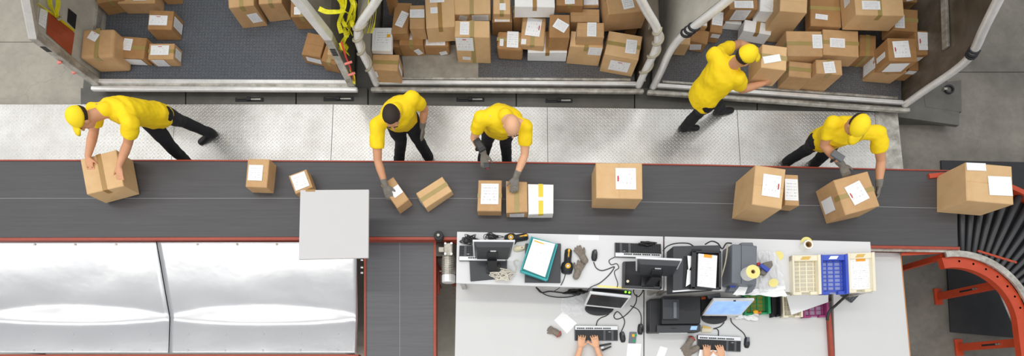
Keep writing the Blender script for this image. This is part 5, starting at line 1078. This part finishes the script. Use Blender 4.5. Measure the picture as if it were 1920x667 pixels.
# letter trays
def tray(label, TL, TR, BR, BL, z, h, m, slot, nx, ny, mark, horizontal=True):
    t = thing('letter_tray', label, 'tray', P((TL[0] + BR[0]) / 2, (TL[1] + BR[1]) / 2, z), 0, 'stacking letter trays')
    a, b, c, d = P(*TL, z + h), P(*TR, z + h), P(*BR, z + h), P(*BL, z + h); k = lambda u, v, zz: V((*((a * (1 - u) + b * u) * (1 - v) + (d * (1 - u) + c * u) * v).xy, zz))
    def slab_(u0, u1, v0, v1, z0, z1, mm, nm): part(nm, MB().hexa([k(u0, v1, z0), k(u1, v1, z0), k(u1, v0, z0), k(u0, v0, z0), k(u0, v1, z1), k(u1, v1, z1), k(u1, v0, z1), k(u0, v0, z1)]), mm, t, bevel=.002)
    slab_(.02, .98, .02, .98, z, z + .004, slot, 'bottom')
    slab_(0, .06, 0, 1, z, z + h, m, 'side'); slab_(.90, 1, 0, 1, z, z + h, m, 'side'); slab_(0, 1, 0, .14, z, z + h * .8, m, 'back'); slab_(0, .34, .92, 1, z, z + h * .6, m, 'lip'); slab_(.66, 1, .92, 1, z, z + h * .6, m, 'lip'); slab_(.34, .66, .90, .93, z, z + h * .3, m, 'lip')
    for i in range(nx + 1): u = .1 + .74 * i / nx; slab_(u - .022, u + .022, .14, .92, z + .002, z + .012, m, 'bar')
    for j in range(ny + 1): v = .17 + .72 * j / ny; slab_(.06, .9, v - .012, v + .012, z + .002, z + .011, m, 'bar')
    if mark:
        o = part('name_plate', MB().hexa([k(.3, .115, z + h * .8), k(.6, .115, z + h * .8), k(.68, .035, z + h * .8), k(.38, .035, z + h * .8), k(.3, .115, z + h * .8 + .003), k(.6, .115, z + h * .8 + .003), k(.68, .035, z + h * .8 + .003), k(.38, .035, z + h * .8 + .003)]), mark, t)
    return t
mat('plate_ochre', 'd7b25c', .5)
tray('cream letter tray with empty grid bottom on the right shelf', (1486, 478), (1539, 477), (1541, 551), (1488, 552), ZS, .065, 'tray_cream', 'tray_slot', 3, 7, 'plate_ochre')
tray('blue letter tray between two cream ones', (1539.5, 477), (1590, 476), (1593, 550), (1541.5, 551), ZS, .065, 'tray_blue', 'tray_blue_slot', 3, 7, 'paper_white')
tray('cream letter tray holding a printed sheet at the shelf end', (1590.5, 474), (1640, 472), (1643, 545), (1593.5, 548), ZS, .075, 'tray_cream', 'tray_slot', 3, 7, 'plate_ochre')
o = sheet_([(1593, 485), (1634, 483), (1637, 541), (1596, 543)], ZS + .03, 'sheet_print', None, 'printed_sheet', .006, 'printed sheet lying in the cream tray at the shelf end', 'paper')
tray('green letter tray under the shelf behind the blue lit monitor', (1395, 545), (1444, 545), (1446, 587), (1397, 590), ZL, .07, 'tray_green', 'green_slot', 3, 4, None)
tray('magenta letter tray under the shelf next to the divider', (1505, 548), (1553, 548), (1556, 593), (1508, 595), ZL, .07, 'tray_magenta', 'tray_magenta_slot', 3, 4, None)
tray('black letter tray under the shelf right of the green one', (1447, 546), (1464, 546), (1465, 592), (1449, 594), ZL, .07, 'ink_black', 'ink_black', 1, 1, None)
tray('cream letter tray under the shelf beside the black one', (1467, 548), (1505, 548), (1506, 594), (1469, 594), ZL, .07, 'tray_cream', 'tray_slot', 3, 4, None)
sheet_([(1474, 552), (1553, 548), (1553, 566), (1484, 590)], ZL + .09, 'paper_white', None, 'paper_sheet', .004, 'large white sheet laid over the lower trays', 'paper')
kp = thing('number_keypad', 'dark number keypad peeking out below the blue tray', 'keypad', P(1595, 556, ZL + .02))
q = [(1578, 552), (1605, 546), (1612, 549), (1598, 567)]; part('case', MB().ppoly([(1577, 553), (1597, 543), (1614, 550), (1598, 567)], ZL + .045, .022), 'plastic_charcoal', kp, bevel=.003)
m = MB()
for i in range(4):
    for j in range(5):
        a, b, c_, d_ = P(1580, 553, ZL + .047), P(1597, 545, ZL + .047), P(1611, 550, ZL + .047), P(1598, 564, ZL + .047); u, v = (i + .5) / 4, (j + .5) / 5; p = (a * (1 - u) + d_ * u) * (1 - v) + (b * (1 - u) + c_ * u) * v; m.box(p, (.014, .012, .006), .7)
o = part('keys', m, 'plastic_grey', kp); o['kind'] = 'stuff'
# lower monitors
def monitor_front(label, TL, TR, BR, BL, zt, zb, screen, base, cam_=False):
    t = thing('monitor', label, 'monitor', P(*base[0], ZL), 0, 'monitors on the lower desks'); a, b, c_, d = P(*TL, zt), P(*TR, zt), P(*BR, zb), P(*BL, zb); n = (d - a).cross(b - a).normalized()
    if n.z < 0: n = -n
    k = lambda u, v, o: (a * (1 - u) + b * u) * (1 - v) + (d * (1 - u) + c_ * u) * v + n * o
    sl = lambda u0, u1, v0, v1, o0, o1: MB().hexa([k(u0, v1, o0), k(u1, v1, o0), k(u1, v0, o0), k(u0, v0, o0), k(u0, v1, o1), k(u1, v1, o1), k(u1, v0, o1), k(u0, v0, o1)])
    part('bezel', sl(0, 1, 0, 1, -.025, 0), 'plastic_silver', t, bevel=.003); part('screen', sl(.045, .955, .08, .88, -.002, .0015), screen, t); part('back_shell', sl(.12, .88, .1, .9, -.055, -.02), 'plastic_black', t, bevel=.006)
    p0 = k(.5, .7, -.05); p1 = P(*base[0], ZL + .02); sx = V((.04, 0, 0)); part('stand_arm', MB().loft([[p + sx, p + sx + V((0, .03, 0)), p - sx + V((0, .03, 0)), p - sx] for p in (p0, p1)]), 'plastic_black', t)
    pts = [P(base[0][0] + base[1] * math.cos(q), base[0][1] - base[2] * math.sin(q), ZL + .022) for q in [2 * math.pi * i / 28 for i in range(28)]]; part('stand_base', MB().prism(pts, ZL, ZL + .022), 'plastic_black', t, bevel=.006)
    if cam_: part('webcam', MB().box(k(.52, .03, .004), (.02, .012, .012)), 'ink_black', t)
    return t
monitor_front('dark switched off monitor on the left lower desk', (1106, 549), (1183, 557), (1165, 580), (1095, 573), 1.10, .86, 'screen_dark', ((1124, 578), 27, 13))
monitor_front('monitor with pale blue lit screen on the middle desk', (1338, 562), (1415, 562), (1388, 592), (1316, 592), 1.12, .84, 'screen_blue', ((1340, 595), 24, 12), True)
pw = thing('power_strip', 'black power strip with green lights behind the dark monitor', 'power strip', P(1165, 546, ZL)); part('case', MB().ppoly([(1112, 539), (1184, 545), (1184, 553), (1112, 547)], ZL + .12, .05), 'plastic_black', pw, bevel=.004)
for x, y in ((1173, 547), (1180, 548)): part('light', MB().ell(P(x, y, ZL + .122), (.012, 0, 0), (0, .012, 0), (0, 0, .006), 10, 5), 'led_green', pw)
part('yellow_strip', MB().ppoly([(1120, 534), (1176, 538), (1176, 541.5), (1120, 537.8)], ZS + .001, .002), 'sticker_yellow', d1)
part('white_patch', MB().ppoly([(1085, 440.5), (1123, 441), (1123, 450), (1085, 449.5)], ZS + .001, .002), 'paper_white', d1)
sheet_([(1056, 583), (1082, 606), (1063, 625), (1039, 600)], ZL + .004, 'paper_white', None, 'paper_sheet', .003, 'white sheet lying askew on the left lower desk', 'paper')
sheet_([(1177, 643), (1203, 644), (1200, 672), (1174, 672)], ZL + .004, 'paper_white', None, 'paper_sheet', .003, 'white sheet under the card reader at the bottom edge', 'paper'); sheet_([(1238, 648), (1252, 652), (1245, 671), (1229, 671)], ZL + .004, 'paper_white', None, 'paper_sheet', .003, 'white note below the black printer at the bottom edge', 'paper')
sheet_([(1312, 655), (1360, 657), (1362, 676), (1308, 676)], ZL + .03, 'paper_white', None, 'paper_sheet', .003, 'white sheet between the hands of the middle typist', 'paper')
cr = thing('card_reader', 'small grey card with green and gold squares on the left lower desk', 'card reader', P(1187, 632, ZL)); part('case', MB().ppoly([(1181, 622), (1194, 622), (1192, 643), (1179, 643)], ZL + .015, .015), 'plastic_grey', cr, bevel=.003); part('chip', MB().ppoly([(1185, 626), (1190, 626), (1190, 631), (1185, 631)], ZL + .016, .002), 'scanner_yellow', cr)
for q in ([(1190, 626), (1194, 626), (1194, 630), (1190, 630)], [(1187, 636), (1192, 636), (1191, 641), (1186, 641)]): part('light', MB().ppoly(q, ZL + .0165, .002), 'tray_green', cr)
sp = thing('stapler', 'black open stapler beside the left typist keyboard', 'stapler', P(1136, 648, ZL))
for ps_, m in (([(1124, 646), (1146, 642), (1147, 645), (1125, 650)], 'plastic_black'), ([(1128, 655), (1146, 648), (1147, 650), (1130, 658)], 'plastic_black')): part('jaw', MB().ppoly(ps_, ZL + .03, .02), m, sp, bevel=.004)
part('rail', MB().ppoly([(1126, 649), (1132, 648), (1132, 653), (1127, 654)], ZL + .022, .02), 'plastic_silver', sp)
bp_ = thing('laser_printer', 'black multifunction printer on the middle desk', 'printer', P(1268, 590, ZL))
part('body', MB().ppoly([(1218, 560), (1313, 556), (1313, 622), (1218, 623)], ZL + .14, .14), 'plastic_black', bp_, bevel=.012); part('lid', MB().ppoly([(1243, 555), (1314, 555), (1314, 606), (1241, 607)], ZL + .22, .09), 'plastic_black', bp_, bevel=.008)
part('feeder', MB().ppoly([(1243, 560), (1274, 560), (1274, 598), (1243, 598)], ZL + .25, .03), 'plastic_charcoal', bp_, bevel=.006); part('feeder_tab', MB().ppoly([(1263, 566), (1269, 566), (1269, 596), (1263, 596)], ZL + .262, .014), 'plastic_grey', bp_, bevel=.003); part('lid_slot', MB().ppoly([(1283, 580), (1304, 580), (1304, 582), (1283, 582)], ZL + .2215, .003), 'ink_black', bp_)
part('control_panel', MB().ppoly([(1232, 609), (1314, 608), (1314, 621), (1232, 623)], ZL + .17, .03), 'plastic_charcoal', bp_, bevel=.005); part('display', MB().ppoly([(1296, 611), (1308, 611), (1306, 618), (1294, 618)], ZL + .172, .003), 'screen_blue', bp_); part('panel_slot', MB().ppoly([(1258, 614.5), (1268, 614.5), (1268, 616), (1258, 616)], ZL + .1715, .002), 'ink_black', bp_); part('tray_lip', MB().ppoly([(1236, 623.5), (1290, 622.5), (1288, 625), (1236, 625.5)], ZL + .08, .03), 'plastic_silver', bp_)
ad = thing('adhesive_pad', 'small cream box with cable beside the middle desk keyboard', 'box', P(1326, 616, ZL)); part('case', MB().ppoly([(1317, 612), (1336, 615), (1335, 622), (1316, 622)], ZL + .03, .03), 'plastic_beige', ad, bevel=.004); part('lid', MB().ppoly([(1317, 610), (1332, 613), (1332, 616), (1317, 614)], ZL + .034, .008), 'plate_ochre', ad)
dr = thing('drive_box', 'black box with orange tag under the shelf beside the printer', 'box', P(1324, 568, ZL)); part('case', MB().ppoly([(1315, 556), (1338, 552), (1338, 590), (1315, 592)], ZL + .1, .1), 'plastic_black', dr, bevel=.005); part('tag', MB().ppoly([(1315, 557), (1323, 556), (1323, 560), (1315, 561)], ZL + .103, .004), 'orange_plastic', dr); part('sleeve', MB().ppoly([(1327, 553), (1350, 548), (1352, 556), (1330, 560)], ZL + .16, .03), 'plastic_grey', dr, bevel=.004)
crumple('crumpled_paper', 'crumpled white paper in front of the green tray', ((1383, 588), (1422, 588), (1420, 599), (1380, 598)), ZL, .03, 'paper_white', 14.4, cat='paper')
og = thing('orange_clip', 'small orange clip on the green letter tray', 'clip', P(1417, 584, ZL + .07)); part('clip', MB().ell(P(1417, 584, ZL + .08), (.03, 0, 0), (0, .022, 0), (0, 0, .014), 12, 6), 'scanner_yellow', og, smooth=True); part('clip_arm', MB().box(P(1424, 586, ZL + .08), (.04, .02, .015), .4), 'orange_plastic', og, bevel=.004)
